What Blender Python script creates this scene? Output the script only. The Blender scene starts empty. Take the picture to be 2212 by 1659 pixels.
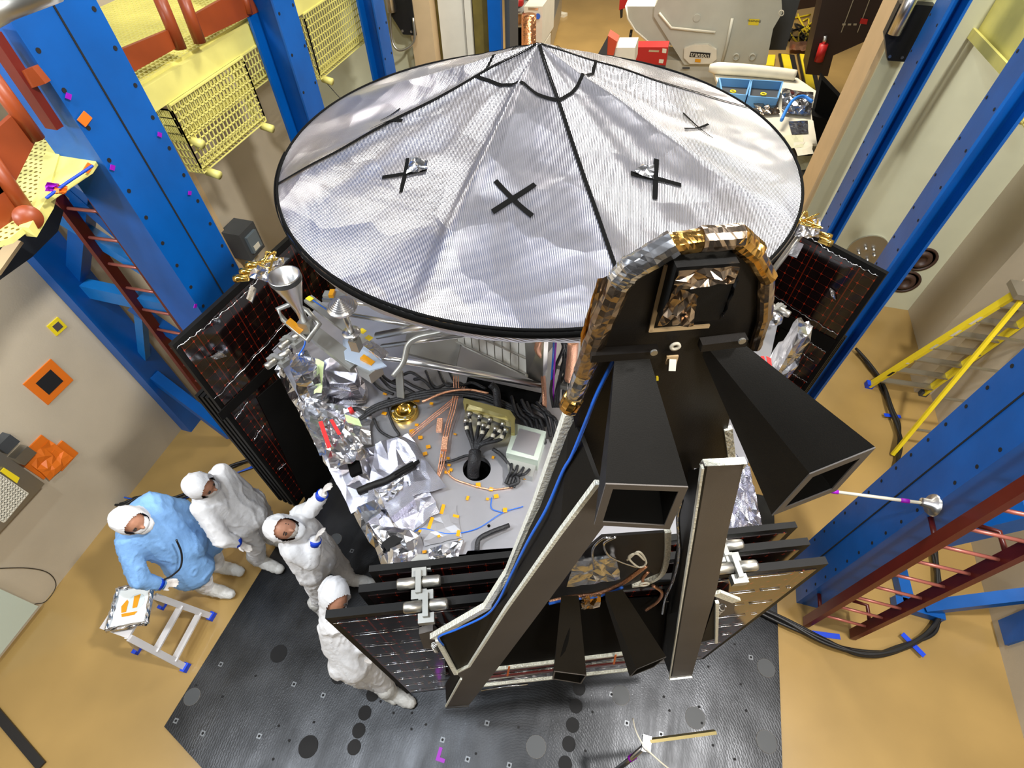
import bpy, bmesh, math, random
from mathutils import Vector, Matrix
import numpy as np
random.seed(7)
scn = bpy.context.scene
COL = scn.collection
# ---------------------------------------------------------------- camera
H = 5.6
IW, IH, F = 2212, 1659, 1132.0
def _n(v): v = np.array(v, float); return v/np.linalg.norm(v)
_dn = _n([19, 895.5, F]); _up = -_dn
_v = _n([506, -1429.5, F]); _v = _n(_v - _v.dot(_up)*_up)
R = np.array([np.cross(_v, _up), _v, _up])
cd = bpy.data.cameras.new('camera'); cam = bpy.data.objects.new('camera', cd); COL.objects.link(cam)
cd.sensor_width = 36; cd.lens = F*36/IW; cd.clip_end = 200; cd.clip_start = 0.02
M = Matrix.Identity(4)
for k, a in enumerate(([1, 0, 0], [0, -1, 0], [0, 0, -1])):
    c = R @ np.array(a, float)
    for j in range(3): M[j][k] = c[j]
M[2][3] = H
cam.matrix_world = M
scn.camera = cam
# ---------------------------------------------------------------- world, lights, exposure
w = bpy.data.worlds.new('world'); scn.world = w; w.use_nodes = True
nt = w.node_tree; bg = nt.nodes['Background']
tcw = nt.nodes.new('ShaderNodeTexCoord'); nzw = nt.nodes.new('ShaderNodeTexNoise'); nzw.inputs['Scale'].default_value = 2.2
crw = nt.nodes.new('ShaderNodeValToRGB'); crw.color_ramp.elements[0].position = .38; crw.color_ramp.elements[0].color = (.10, .09, .075, 1)
crw.color_ramp.elements[1].position = .66; crw.color_ramp.elements[1].color = (.95, .93, .9, 1)
nt.links.new(tcw.outputs['Generated'], nzw.inputs['Vector']); nt.links.new(nzw.outputs['Fac'], crw.inputs['Fac'])
nt.links.new(crw.outputs['Color'], bg.inputs['Color']); bg.inputs['Strength'].default_value = 0.20
def area(name, loc, tgt, size, power, color=(1, 1, 1), sy=None):
    l = bpy.data.lights.new(name, 'AREA'); l.energy = power; l.size = size; l.color = color
    if sy: l.shape = 'RECTANGLE'; l.size_y = sy
    o = bpy.data.objects.new(name, l); COL.objects.link(o); o.location = loc
    o.rotation_euler = (Vector(tgt)-Vector(loc)).to_track_quat('-Z', 'Y').to_euler(); return o
area('ceiling_lamp_key', (3.1, 1.6, 9.2), (-1, 2.4, 2), .45, 740, (1, .97, .93))
area('ceiling_lamp_left', (-3.4, -1.2, 9.0), (-.6, 2.4, 2), 1.0, 240, (.93, .97, 1))
area('ceiling_lamp_back', (-.8, 6.2, 9.4), (-.6, 4.0, 1), 1.2, 330, (1, .94, .84))
area('floodlight_rig', (-1.9, .2, 8.6), (-.9, 1.9, 3), .35, 160, (.86, .93, 1))
area('ceiling_lamp_front', (2.2, -2.2, 8.6), (1.2, 1.0, 1.0), .9, 240, (1, .93, .82))
area('side_floodlight', (-4.3, -.9, 5.3), (-.7, 2.0, 2.9), .35, 95, (.92, .96, 1))
area('far_room_lamp', (-.5, 14.5, 7.5), (0, 13.5, 0), 3.0, 1300, (1, .9, .74))
scn.view_settings.view_transform = 'Standard'; scn.view_settings.look = 'None'
scn.view_settings.exposure = -0.10; scn.view_settings.gamma = 1.0
scn.view_settings.use_curve_mapping = False
# ---------------------------------------------------------------- pixel -> point on a real plane
def ray(px, py): return R @ _n([px-IW/2, py-IH/2, F])
def PZ(px, py, z): r = ray(px, py); return Vector(r*((z-H)/r[2])+np.array([0, 0, H]))
def PX(px, py, X): r = ray(px, py); return Vector(r*(X/r[0])+np.array([0, 0, H]))
def PY(px, py, Y): r = ray(px, py); return Vector(r*(Y/r[1])+np.array([0, 0, H]))
SC = Vector((-.617, 2.63, 0))            # spacecraft axis
def dirs(a): a = math.radians(a); n = Vector((math.cos(a), math.sin(a), 0)); return n, Vector((-n.y, n.x, 0))
BN, BT = dirs(-69.5)                     # outward normal / tangent of the front wing and boom
def PO(px, py, off, n=BN):               # on the vertical plane at distance off from the axis
    r = Vector(ray(px, py)); o = Vector((0, 0, H)); c0 = SC+n*off
    return o+r*((c0.dot(n)-o.dot(n))/r.dot(n))
def BW(u, off, z): return SC+BN*off+BT*u+Vector((0, 0, z))
# ---------------------------------------------------------------- materials
def mat(name, col, rough=.5, metal=0, bump=0, bscale=30, spec=None, var=0, vscale=4, col2=None, stretch=None, trans=0, dist=.01, coat=0):
    m = bpy.data.materials.new(name); m.use_nodes = True; t = m.node_tree; b = t.nodes['Principled BSDF']
    b.inputs['Base Color'].default_value = (*col, 1); b.inputs['Roughness'].default_value = rough; b.inputs['Metallic'].default_value = metal
    if spec is not None: b.inputs['Specular IOR Level'].default_value = spec
    if coat: b.inputs['Coat Weight'].default_value = coat
    if bump or var or col2:
        tc = t.nodes.new('ShaderNodeTexCoord'); mp = t.nodes.new('ShaderNodeMapping'); t.links.new(tc.outputs['Object'], mp.inputs['Vector'])
        if stretch: mp.inputs['Scale'].default_value = stretch
    if var or col2:
        nz = t.nodes.new('ShaderNodeTexNoise'); nz.inputs['Scale'].default_value = vscale; nz.inputs['Detail'].default_value = 6
        t.links.new(mp.outputs['Vector'], nz.inputs['Vector'])
        cr = t.nodes.new('ShaderNodeValToRGB'); c2 = col2 or tuple(c*(1-var) for c in col)
        cr.color_ramp.elements[0].position = .35; cr.color_ramp.elements[1].position = .65
        cr.color_ramp.elements[0].color = (*c2, 1); cr.color_ramp.elements[1].color = (*col, 1)
        t.links.new(nz.outputs['Fac'], cr.inputs['Fac']); t.links.new(cr.outputs['Color'], b.inputs['Base Color'])
    if bump:
        n2 = t.nodes.new('ShaderNodeTexNoise'); n2.inputs['Scale'].default_value = bscale; n2.inputs['Detail'].default_value = 5
        t.links.new(mp.outputs['Vector'], n2.inputs['Vector'])
        bp = t.nodes.new('ShaderNodeBump'); bp.inputs['Strength'].default_value = bump; bp.inputs['Distance'].default_value = dist
        t.links.new(n2.outputs['Fac'], bp.inputs['Height']); t.links.new(bp.outputs['Normal'], b.inputs['Normal'])
    return m
def foilmat(name, col, rough, lines=0, lstr=.25, crk=.5, cscale=9, ldir=(1, 0, 0)):
    m = bpy.data.materials.new(name); m.use_nodes = True; t = m.node_tree; b = t.nodes['Principled BSDF']
    b.inputs['Base Color'].default_value = (*col, 1); b.inputs['Roughness'].default_value = rough; b.inputs['Metallic'].default_value = 1
    tc = t.nodes.new('ShaderNodeTexCoord')
    nz = t.nodes.new('ShaderNodeTexNoise'); nz.inputs['Scale'].default_value = cscale*.5; nz.inputs['Detail'].default_value = 3; nz.inputs['Distortion'].default_value = .8
    t.links.new(tc.outputs['Object'], nz.inputs['Vector'])
    vo = t.nodes.new('ShaderNodeTexVoronoi'); vo.inputs['Scale'].default_value = cscale
    mx = t.nodes.new('ShaderNodeMixRGB'); mx.inputs['Fac'].default_value = .12
    t.links.new(tc.outputs['Object'], mx.inputs[1]); t.links.new(nz.outputs['Color'], mx.inputs[2]); t.links.new(mx.outputs[0], vo.inputs['Vector'])
    ad = t.nodes.new('ShaderNodeMath'); ad.operation = 'ADD'; t.links.new(vo.outputs['Distance'], ad.inputs[0]); t.links.new(nz.outputs['Fac'], ad.inputs[1])
    bp = t.nodes.new('ShaderNodeBump'); bp.inputs['Strength'].default_value = crk; bp.inputs['Distance'].default_value = .03
    t.links.new(ad.outputs[0], bp.inputs['Height']); last = bp
    if lines:
        wv = t.nodes.new('ShaderNodeTexWave'); wv.inputs['Scale'].default_value = lines; wv.inputs['Distortion'].default_value = .6; wv.inputs['Detail'].default_value = 1
        mp = t.nodes.new('ShaderNodeMapping'); mp.inputs['Rotation'].default_value = ldir
        t.links.new(tc.outputs['Object'], mp.inputs['Vector']); t.links.new(mp.outputs['Vector'], wv.inputs['Vector'])
        b2 = t.nodes.new('ShaderNodeBump'); b2.inputs['Strength'].default_value = lstr; b2.inputs['Distance'].default_value = .004
        t.links.new(wv.outputs['Fac'], b2.inputs['Height']); t.links.new(bp.outputs['Normal'], b2.inputs['Normal']); last = b2
    t.links.new(last.outputs['Normal'], b.inputs['Normal'])
    return m
m_blue = mat('blue_paint', (.0, .10, .42), .38, bump=.12, bscale=14, var=.22, vscale=2.2)
m_blue2 = mat('light_blue_paint', (.01, .19, .58), .35, bump=.15, bscale=30, var=.2, vscale=3)
m_floor = mat('tan_epoxy', (.38, .245, .082), .28, var=.16, vscale=1.1, bump=.03, bscale=8, coat=.2)
m_wall = mat('cream_wall', (.54, .465, .345), .75, var=.10, vscale=1.3, bump=.08, bscale=60)
m_wallg = mat('pale_green_wall', (.62, .62, .44), .6, var=.08, vscale=1.6)
m_beige = mat('beige_trim', (.62, .45, .25), .6, var=.08)
m_white = mat('off_white_paint', (.72, .68, .56), .5, var=.08)
m_olive = mat('olive_edge', (.16, .12, .02), .6, var=.3, vscale=6)
m_yel = mat('yellow_paint', (.80, .74, .22), .42, var=.1, vscale=5)
m_yelb = mat('bright_yellow', (.85, .66, .02), .38, var=.08)
m_rust = mat('red_brown_paint', (.30, .055, .012), .4, var=.2, vscale=4)
m_maroon = mat('maroon_paint', (.14, .013, .008), .35, var=.2)
m_black = mat('black_rubber', (.008, .008, .009), .45)
m_hole = mat('dark_hole', (.006, .006, .007), .8)
m_alu = mat('brushed_aluminium', (.72, .72, .72), .28, 1, bump=.06, bscale=60, stretch=(1, 1, 12))
m_alu2 = mat('dull_aluminium', (.55, .54, .50), .4, 1)
m_grey = mat('grey_machine_paint', (.50, .50, .43), .5, var=.06)
m_dgrey = mat('dark_grey_paint', (.05, .055, .06), .5)
m_red = mat('red_paint', (.42, .012, .012), .4)
m_bluetape = mat('blue_tape', (.0, .05, .62), .5)
m_purple = mat('purple_tape', (.28, .0, .42), .5)
m_orange = mat('orange_tape', (.75, .17, .01), .5)
m_steel = None
def steelmat():
    m = mat('scraped_steel_plate', (.050, .052, .056), .36, .8, var=.5, vscale=2.4, bump=.03, bscale=3.5)
    t = m.node_tree; b = t.nodes['Principled BSDF']
    tc = t.nodes.new('ShaderNodeTexCoord'); wv = t.nodes.new('ShaderNodeTexWave'); wv.wave_type = 'RINGS'; wv.rings_direction = 'SPHERICAL'
    wv.inputs['Scale'].default_value = 14; wv.inputs['Distortion'].default_value = 6; wv.inputs['Detail'].default_value = 3; wv.inputs['Detail Scale'].default_value = 3
    t.links.new(tc.outputs['Object'], wv.inputs['Vector'])
    nz = t.nodes.new('ShaderNodeTexNoise'); nz.inputs['Scale'].default_value = 1.7; nz.inputs['Detail'].default_value = 8; nz.inputs['Roughness'].default_value = .7
    mp = t.nodes.new('ShaderNodeMapping'); mp.inputs['Scale'].default_value = (3.2, .5, 1); t.links.new(tc.outputs['Object'], mp.inputs['Vector']); t.links.new(mp.outputs[0], nz.inputs['Vector'])
    mm = t.nodes.new('ShaderNodeMapRange'); mm.inputs[3].default_value = .12; mm.inputs[4].default_value = .58
    t.links.new(nz.outputs['Fac'], mm.inputs[0]); t.links.new(mm.outputs[0], b.inputs['Roughness'])
    bp = t.nodes.new('ShaderNodeBump'); bp.inputs['Strength'].default_value = .06; bp.inputs['Distance'].default_value = .01
    t.links.new(wv.outputs['Fac'], bp.inputs['Height']); t.links.new(bp.outputs['Normal'], b.inputs['Normal'])
    return m
m_steel = steelmat()
# ---------------------------------------------------------------- mesh builder
class MB:
    def __init__(s): s.v = []; s.f = []; s.mi = []; s.ms = []; s.sm = []
    def add(s, vs, fs, m=None, smooth=False):
        k = 0
        if m is not None:
            if m not in s.ms: s.ms.append(m)
            k = s.ms.index(m)
        o = len(s.v); s.v += [tuple(v) for v in vs]
        for f in fs: s.f.append([i+o for i in f]); s.mi.append(k); s.sm.append(smooth)
        return s
    def box(s, lo, hi, m=None):
        x0, y0, z0 = lo; x1, y1, z1 = hi
        return s.add([(x0,y0,z0),(x1,y0,z0),(x1,y1,z0),(x0,y1,z0),(x0,y0,z1),(x1,y0,z1),(x1,y1,z1),(x0,y1,z1)],
              [(0,3,2,1),(4,5,6,7),(0,1,5,4),(1,2,6,5),(2,3,7,6),(3,0,4,7)], m)
    def obox(s, c, ax, ay, az, m=None):      # centre and three half vectors
        c = Vector(c); ax = Vector(ax); ay = Vector(ay); az = Vector(az); vs = []
        for k in (-1, 1):
            for (i, j) in ((-1,-1),(1,-1),(1,1),(-1,1)): vs.append(c+ax*i+ay*j+az*k)
        return s.add(vs, [(0,3,2,1),(4,5,6,7),(0,1,5,4),(1,2,6,5),(2,3,7,6),(3,0,4,7)], m)
    def bar(s, a, b, w, h, up=(0, 0, 1), m=None):
        a = Vector(a); b = Vector(b); d = (b-a); L = d.length; d.normalize(); up = Vector(up)
        if abs(d.dot(up)) > .98: up = Vector((0, 1, 0))
        x = d.cross(up).normalized(); y = x.cross(d).normalized()
        return s.obox((a+b)/2, d*L/2, x*w/2, y*h/2, m)
    def tube(s, pts, r, seg=8, m=None, cap=True, smooth=True, closed=False):
        pts = [Vector(p) for p in pts]; n = len(pts); rs = r if isinstance(r, (list, tuple)) else [r]*n
        vs = []; prev = None
        for i, p in enumerate(pts):
            if closed: d = pts[(i+1) % n]-pts[i-1]
            else: d = pts[min(i+1, n-1)]-pts[max(i-1, 0)]
            if d.length < 1e-9: d = Vector((0, 0, 1))
            d.normalize()
            if prev is None:
                u = d.cross(Vector((0, 0, 1)));
                if u.length < .05: u = d.cross(Vector((0, 1, 0)))
            else: u = prev-d*prev.dot(d)
            if u.length < 1e-6: u = d.orthogonal()
            u.normalize(); prev = u; v = d.cross(u)
            for k in range(seg):
                a = 2*math.pi*k/seg; vs.append(p+(u*math.cos(a)+v*math.sin(a))*rs[i])
        fs = []
        for i in range(n if closed else n-1):
            j = (i+1) % n
            for k in range(seg): fs.append((i*seg+k, i*seg+(k+1) % seg, j*seg+(k+1) % seg, j*seg+k))
        if cap and not closed: fs.append(tuple(range(seg))[::-1]); fs.append(tuple((n-1)*seg+k for k in range(seg)))
        return s.add(vs, fs, m, smooth)
    def prism(s, poly, vec, m=None):         # planar polygon extruded by vec
        poly = [Vector(p) for p in poly]; vec = Vector(vec); n = len(poly)
        nrm = Vector((0, 0, 0))
        for i in range(n): nrm += poly[i].cross(poly[(i+1) % n])
        if nrm.dot(vec) > 0: poly = poly[::-1]
        vs = poly+[p+vec for p in poly]
        fs = [tuple(range(n)), tuple(range(2*n-1, n-1, -1))]+[(i, i+n, (i+1) % n+n, (i+1) % n) for i in range(n)]
        return s.add(vs, fs, m)
    def disc(s, c, nrm, r, th=.004, seg=16, m=None, u=None, e=1):
        nrm = Vector(nrm).normalized(); u = (u and Vector(u)) or nrm.orthogonal(); u = (u-nrm*u.dot(nrm)).normalized(); v = nrm.cross(u); c = Vector(c)
        return s.prism([c+u*(r*math.cos(2*math.pi*k/seg))+v*(r*e*math.sin(2*math.pi*k/seg)) for k in range(seg)], nrm*th, m)
    def lathe(s, c, axis, prof, seg=24, m=None, smooth=True):   # prof = [(r, h)]
        axis = Vector(axis).normalized(); u = axis.orthogonal().normalized(); v = axis.cross(u); c = Vector(c); vs = []
        for (r, h) in prof:
            for k in range(seg): a = 2*math.pi*k/seg; vs.append(c+axis*h+(u*math.cos(a)+v*math.sin(a))*r)
        fs = [(i*seg+k, i*seg+(k+1) % seg, (i+1)*seg+(k+1) % seg, (i+1)*seg+k) for i in range(len(prof)-1) for k in range(seg)]
        return s.add(vs, fs, m, smooth)
    def build(s, name, m=None, parent=None):
        me = bpy.data.meshes.new(name); me.from_pydata(s.v, [], s.f)
        ms = s.ms or ([m] if m else [])
        for x in ms: me.materials.append(x)
        me.polygons.foreach_set('material_index', s.mi); me.polygons.foreach_set('use_smooth', s.sm); me.update()
        o = bpy.data.objects.new(name, me); COL.objects.link(o)
        if parent is not None:
            o.parent = parent
            inv = Matrix.Translation(-parent_loc(parent)); me.transform(inv)
        return o
def parent_loc(p):
    L = Vector((0, 0, 0))
    while p is not None: L += Vector(p.location); p = p.parent
    return L
def tag(o, label, cat, group=None, kind=None):
    if label: o['label'] = label
    if cat: o['category'] = cat
    if group: o['group'] = group
    if kind: o['kind'] = kind
    return o
def thing(name, label, cat, loc=(0, 0, 0), group=None):
    o = bpy.data.objects.new(name, None); COL.objects.link(o); o.location = loc; o.empty_display_size = .1
    return tag(o, label, cat, group)
def struct(name, mb, m=None):
    o = mb.build(name, m); o['kind'] = 'structure'; return o
def move_copy(root, delta, label):
    r = root.copy(); COL.objects.link(r); r.location = Vector(root.location)+Vector(delta); r['label'] = label
    for ch in list(root.children):
        c = ch.copy(); COL.objects.link(c); c.parent = r
        for g in ch.children: d = g.copy(); COL.objects.link(d); d.parent = c
    return r
def smooth_path(pts, n=6):
    pts = [Vector(p) for p in pts]; out = []
    P = [pts[0]*2-pts[1]]+pts+[pts[-1]*2-pts[-2]]
    for i in range(1, len(P)-2):
        a, b, c, d = P[i-1:i+3]
        for k in range(n):
            t = k/n; out.append(.5*((2*b)+(c-a)*t+(2*a-5*b+4*c-d)*t*t+(3*b-a-3*c+d)*t**3))
    out.append(pts[-1]); return out
def patch(mb, c, nx, ny, amp, m=None, seed=1, smooth=False, up=None):   # crumpled sheet over four corners
    rnd = random.Random(seed); a, b, cc, d = [Vector(p) for p in c]
    nrm = up or ((b-a).cross(d-a)).normalized(); vs = []
    for j in range(ny+1):
        for i in range(nx+1):
            s = i/nx; t = j/ny; p = a*(1-s)*(1-t)+b*s*(1-t)+cc*s*t+d*(1-s)*t
            k = 1 if 0 < i < nx and 0 < j < ny else .35
            p = p+nrm*(rnd.uniform(-1, 1)*amp*k)+((b-a)*rnd.uniform(-.35, .35)/nx+(d-a)*rnd.uniform(-.35, .35)/ny)*k
            vs.append(p)
    fs = []
    for j in range(ny):
        for i in range(nx):
            q = j*(nx+1)+i
            if rnd.random() < .5: fs += [(q, q+1, q+nx+2), (q, q+nx+2, q+nx+1)]
            else: fs += [(q, q+1, q+nx+1), (q+1, q+nx+2, q+nx+1)]
    return mb.add(vs, fs, m, smooth)
Z = Vector((0, 0, 1))
# ================================================================ SETTING
struct('floor', MB().box((-6, -4, -.2), (9, 26, 0)), m_floor)
b = MB(); b.box((-5.47, -4, 0), (-5.17, 7.16, 6.5), m_wall); struct('wall_left', b)
struct('wall_right', MB().box((4.15, -4, 0), (4.45, 7.16, 6.5)), m_wall)
struct('trim_1', MB().box((3.95, 5.5, 0), (4.15, 5.9, 6.5)), m_wall)
struct('wall_back', MB().box((-5.47, 7.16, 0), (-3.32, 7.5, 6.5)), m_wallg)
struct('wall_back_right', MB().box((2.16, 7.16, 0), (4.45, 7.8, 6.5)), m_wallg)
struct('trim_2', MB().box((2.10, 7.20, 0), (2.16, 7.85, 6.5)), m_beige)
struct('trim_3', MB().box((-3.32, 7.02, 0), (-3.02, 7.5, 6.5)), m_beige)
struct('trim_4', MB().box((-3.02, 7.2, 0), (-2.96, 7.5, 6.5)), m_olive)
b = MB(); b.box((-2.96, 7.14, 0), (-2.62, 7.5, 6.5)); b.box((-2.60, 7.10, 0), (-2.52, 7.5, 6.5)); struct('door_1', b, m_white)
struct('trim_5', MB().box((-2.50, 7.12, 0), (-2.30, 7.5, 6.5)), m_olive)
struct('trim_6', MB().box((-2.12, 7.2, 0), (-2.06, 7.6, 6.5)), m_dgrey)
struct('wall_far_left', MB().box((-6, 7.5, 0), (-5.8, 26, 5)), m_wall)
struct('wall_far_back', MB().box((-6, 26, 0), (9, 26.2, 7)), m_wall)
struct('wall_far_right', MB().box((8.8, 7.8, 0), (9, 26, 5)), m_dgrey)
# steel plate with holes
m_dgrey2 = mat('worn_rim', (.22, .2, .17), .5, .5)
pl = MB().prism([PZ(357, 1570, 0), PZ(357, 1570, 0)+Vector((2.9, -.95, 0)), PZ(1688, 1659, 0)+Vector((0, -2, 0)), Vector((2.105, 3.4, 0)), Vector((-3.05, 3.4, 0))], (0, 0, .02)).build('steel_floor_plate', m_steel)
tag(pl, 'dark scraped steel plate set in the tan floor under the spacecraft', 'floor plate')
for (x, y, r, k) in [(602,1412,12,0),(666,1613,13,0),(415,1505,11,1),(733,1458,12,0),(805,1500,9,0),(788,1540,9,0),(775,1578,9,0),(765,1614,9,0),
    (1251,1487,9,0),(1244,1525,9,0),(1237,1566,9,0),(1229,1607,9,0),(1221,1650,9,0),(1341,1502,12,1),(1502,1551,13,1),(1655,1443,12,1),(1656,1602,13,1),(1158,1613,13,1),(725,1165,10,1)]:
    c = PZ(x, y, .021); o = MB().disc(c, (0, 0, 1), r*.0066, .003, 20).build('plugged_hole' if k else 'hole', m_dgrey if k else m_hole, pl)
    if k: MB().tube([c+Vector((math.cos(a)*r*.0066, math.sin(a)*r*.0066, .001)) for a in [i*math.pi/10 for i in range(20)]], .0022, 5, closed=True).build('ring_lip', m_dgrey2, o)
rr = random.Random(3); m_washer = mat('dull_washer', (.16, .17, .18), .4, .6)
for (x, y) in [(560,1590),(590,1640),(477,1435),(423,1480),(480,1505),(380,1557),(438,1584),(552,1460),(635,1478),(698,1502),(602,1568),(625,1600),(678,1560),(822,1515),(850,1540),(1052,1562),(1140,1490),(1208,1513),(1265,1622),(1120,1571),(1280,1538),
    (1321,1500),(1434,1505),(1446,1535),(1354,1562),(1428,1586),(1510,1527),(1516,1562),(1530,1440),(1600,1478),(1612,1535),(1587,1392),(1622,1420),(1540,1610),(1587,1640),(890,1540),(920,1565),(1010,1640),(1100,1653),(956,1598),(1028,1628),(889,1575),(660,1300),(700,1240),(810,1370),(760,1190)]:
    c = PZ(x, y, .021); o = MB().disc(c, (0, 0, 1), .011, .004, 10).build('bolt_hole', m_hole, pl)
    if rr.random() < .4: MB().box((c.x-.02, c.y-.02, .0205), (c.x+.02, c.y+.02, .0225)).build('square_washer', m_washer, o)
# ================================================================ BLUE FRAME
def column(name, label, x0, x1, y0, y1, face, bolts=True, z1=6.4, cap=None):
    t = thing(name, label, 'column', (x0, y0, 0), 'blue steel columns')
    MB().box((x0, y0, 0), (x1, y1, z1)).build('shaft', m_blue, t)
    fx = x1 if face > 0 else x0
    MB().box((fx-.004, (y0+y1)/2-.006, .05), (fx+.004, (y0+y1)/2+.006, z1)).build('weld_seam', m_hole, t)
    if bolts:
        z = .25; k = 0
        while z < 5.4:
            for yy in (y0+.045, y1-.045):
                MB().disc((fx, yy, z+(.06 if yy > y0+.1 else 0)), (face, 0, 0), .014, .003, 10).build('bolt_hole', m_hole, t)
            z += .21 if (k % 2) else .2; k += 1
    return t
cl = column('blue_column', 'wide blue steel column left of the silver dish, dotted with bolt holes', -3.62, -3.27, 2.28, 2.82, 1)
cr_ = column('blue_column', 'wide blue steel column at the right edge beside the lower maroon ladder', 2.30, 2.65, 2.26, 2.78, -1)
def hbeam(name, label, x0, x1, y0, y1, out):        # rolled section: two flanges and a web, flanges face +-x
    t = thing(name, label, 'column', (x0, y0, 0), 'blue steel columns')
    b = MB(); b.box((x0, y0, 0), (x1, y0+.02, 6.4)).box((x0, y1-.02, 0), (x1, y1, 6.4)); b.build('flange', m_blue, t)
    MB().box(((x0+x1)/2-.012, y0+.02, 0), ((x0+x1)/2+.012, y1-.02, 6.4)).build('web', m_blue, t)
    fx = x1 if out > 0 else x0
    return t
def cbeam(name, label, x0, x1, y0, y1, fx, cap=True):         # flange plates facing the hall (+-x) with a recessed web side facing the camera
    t = thing(name, label, 'column', ((x0+x1)/2, y0, 0), 'blue steel columns'); s = 1 if fx > 0 else -1
    xin = x1 if fx > 0 else x0; xo = x0 if fx > 0 else x1
    MB().box((min(xin, xin-s*.018), y0, 0), (max(xin, xin-s*.025), y1, 6.4)).build('inner_flange', m_blue, t)
    MB().box((min(xo, xo+s*.025), y0, 0), (max(xo, xo+s*.025), y1, 6.4)).build('outer_flange', m_blue, t)
    MB().box((min(xin, xo)+.02, (y0+y1)/2-.012, 0), (max(xin, xo)-.02, (y0+y1)/2+.012, 6.4)).build('web', m_blue, t)
    z = .4
    while z < 5.2:
        for yy in (y0+.035, y1-.035): MB().disc((xin, yy, z), (s, 0, 0), .013, .003, 8).build('bolt_hole', m_hole, t)
        z += .31
    return t
cbeam('blue_column', 'blue column between the two yellow mesh platforms', -3.55, -3.25, 4.37, 4.66, 1)
cbeam('blue_column', 'blue column left of the wall lamp box, just behind the dish', -3.45, -3.25, 6.05, 6.3, 1)
cbeam('blue_column', 'blue column right of the dish crossing the red-grid solar panel corner', 2.30, 2.49, 4.67, 4.94, -1)
cbeam('blue_column', 'slender blue column beside the beige door jamb at the back right', 2.26, 2.42, 6.40, 6.76, -1)
t = thing('blue_post', 'flat blue door post at the left side of the far opening', 'post', (-2.21, 7.05, 0)); MB().box((-2.28, 7.02, 0), (-2.12, 7.1, 6.4)).build('shaft', m_blue, t)
# truss on the left, rear column on the wall and braces
t = thing('rear_column', 'dark blue column standing against the left wall above the orange tape square', 'column', (-5.1, 2.5, 0), 'blue steel columns')
MB().box((-5.16, 2.43, 0), (-5.02, 2.75, 6.4)).build('shaft', m_blue, t)
def brace(name, label, a, b, w, h, m=m_blue, group='blue truss braces', up=(0, 0, 1)):
    o = MB().bar(a, b, w, h, up).build(name, m); tag(o, label, 'brace', group); return o
XB = 2.62
def LB(px, py): return PY(px, py, XB)
brace('cross_brace', 'light blue horizontal brace ending at the ladder, with a worn patch', LB(185, 622), LB(385, 665), .11, .16, m_blue2)
brace('upright_strut', 'dark blue upright strut with bright edges behind the ladder top', PY(185, 400, 2.66), PY(168, 590, 2.66), .13, .13)
brace('diagonal_brace', 'light blue diagonal brace crossing behind the upper ladder rungs', LB(75, 430), LB(330, 590), .1, .1, m_blue2)
brace('diagonal_brace', 'dark blue diagonal brace parallel to the light one behind the ladder', LB(150, 410), LB(375, 610), .06, .1)
brace('diagonal_brace', 'narrow blue diagonal brace meeting the ladder foot', LB(285, 660), LB(395, 735), .09, .1)
brace('upright_strut', 'thin blue strut dropping from the brace to the wall column', LB(303, 672), LB(312, 770), .08, .08, m_blue2)
brace('diagonal_brace', 'long blue brace running down from the wall column to behind the left solar panel', PZ(330, 810, 1.0), PZ(500, 940, .1), .12, .1)
# right braces
brace('diagonal_brace', 'dark blue brace leaving the right edge behind the maroon ladder', PY(2010, 1160, 2.65), PY(2230, 1105, 2.65), .16, .16)
brace('floor_strut', 'short blue floor strut under the ladder, parallel to the wall', PZ(1937, 1212, .06), PZ(1962, 1318, .06), .11, .1)
brace('floor_strut', 'blue floor strut running from the column foot to the taped cable corner', PZ(1930, 1300, .06), PZ(2035, 1330, .06), .11, .1)
brace('floor_strut', 'long blue floor strut reaching from the taped corner to the right edge', PZ(2000, 1312, .1), PX(2225, 1285, 4.08), .11, .11)
tag(MB().prism([PX(x, y, 4.149) for x, y in [(2163, 1342), (2178, 1395), (2250, 1372), (2250, 1305)]], (-.03, 0, 0)).build('wall_plate', m_blue), 'dark blue plate on the right wall near the bottom right corner', 'plate')
# ladders
def ladder(label, A0, A1, B0, B1, n, sm, rm, w=.05, h=.09, z0f=0.03):
    t = thing('fixed_ladder', label, 'ladder', A0, 'maroon fixed ladders')
    MB().bar(A0, A1, w, h, (0, 1, 0)).build('side_rail', sm, t); MB().bar(B0, B1, w, h, (0, 1, 0)).build('side_rail', sm, t)
    A0, A1, B0, B1 = map(Vector, (A0, A1, B0, B1))
    for i in range(n):
        f = z0f+(i+.5)/n*(1-z0f)
        MB().tube([A0.lerp(A1, f), B0.lerp(B1, f)], .014, 8).build('rung', rm, t)
    return t
m_rung = mat('copper_red_rung', (.42, .13, .10), .35, .3)
lt = ladder('maroon wall ladder with pinkish rungs left of the spacecraft', (-4.44, 2.55, .9), (-4.36, 2.55, 3.42), (-4.02, 2.55, .9), (-3.96, 2.55, 3.45), 9, m_maroon, m_rung)
lt2 = ladder('long maroon ladder with copper rungs at the lower right', (2.37, 2.08, 0.02), (2.37, 2.08, 5.1), (2.80, 2.08, 0.02), (2.80, 2.08, 5.1), 17, m_maroon, m_rung)
for z in (.35, 2.1):
    MB().tube([(2.37, 2.1, z), (2.37, 2.26, z)], .018, 8).build('stand_off', m_maroon, lt2); MB().tube([(2.80, 2.1, z), (2.80, 2.27, z), (2.67, 2.28, z)], .018, 8).build('stand_off', m_maroon, lt2)
b = MB(); b.bar((-3.96, 2.55, 3.4), (-3.66, 2.5, 3.45), .1, .12).build('stand_off', m_maroon, lt)
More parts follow.
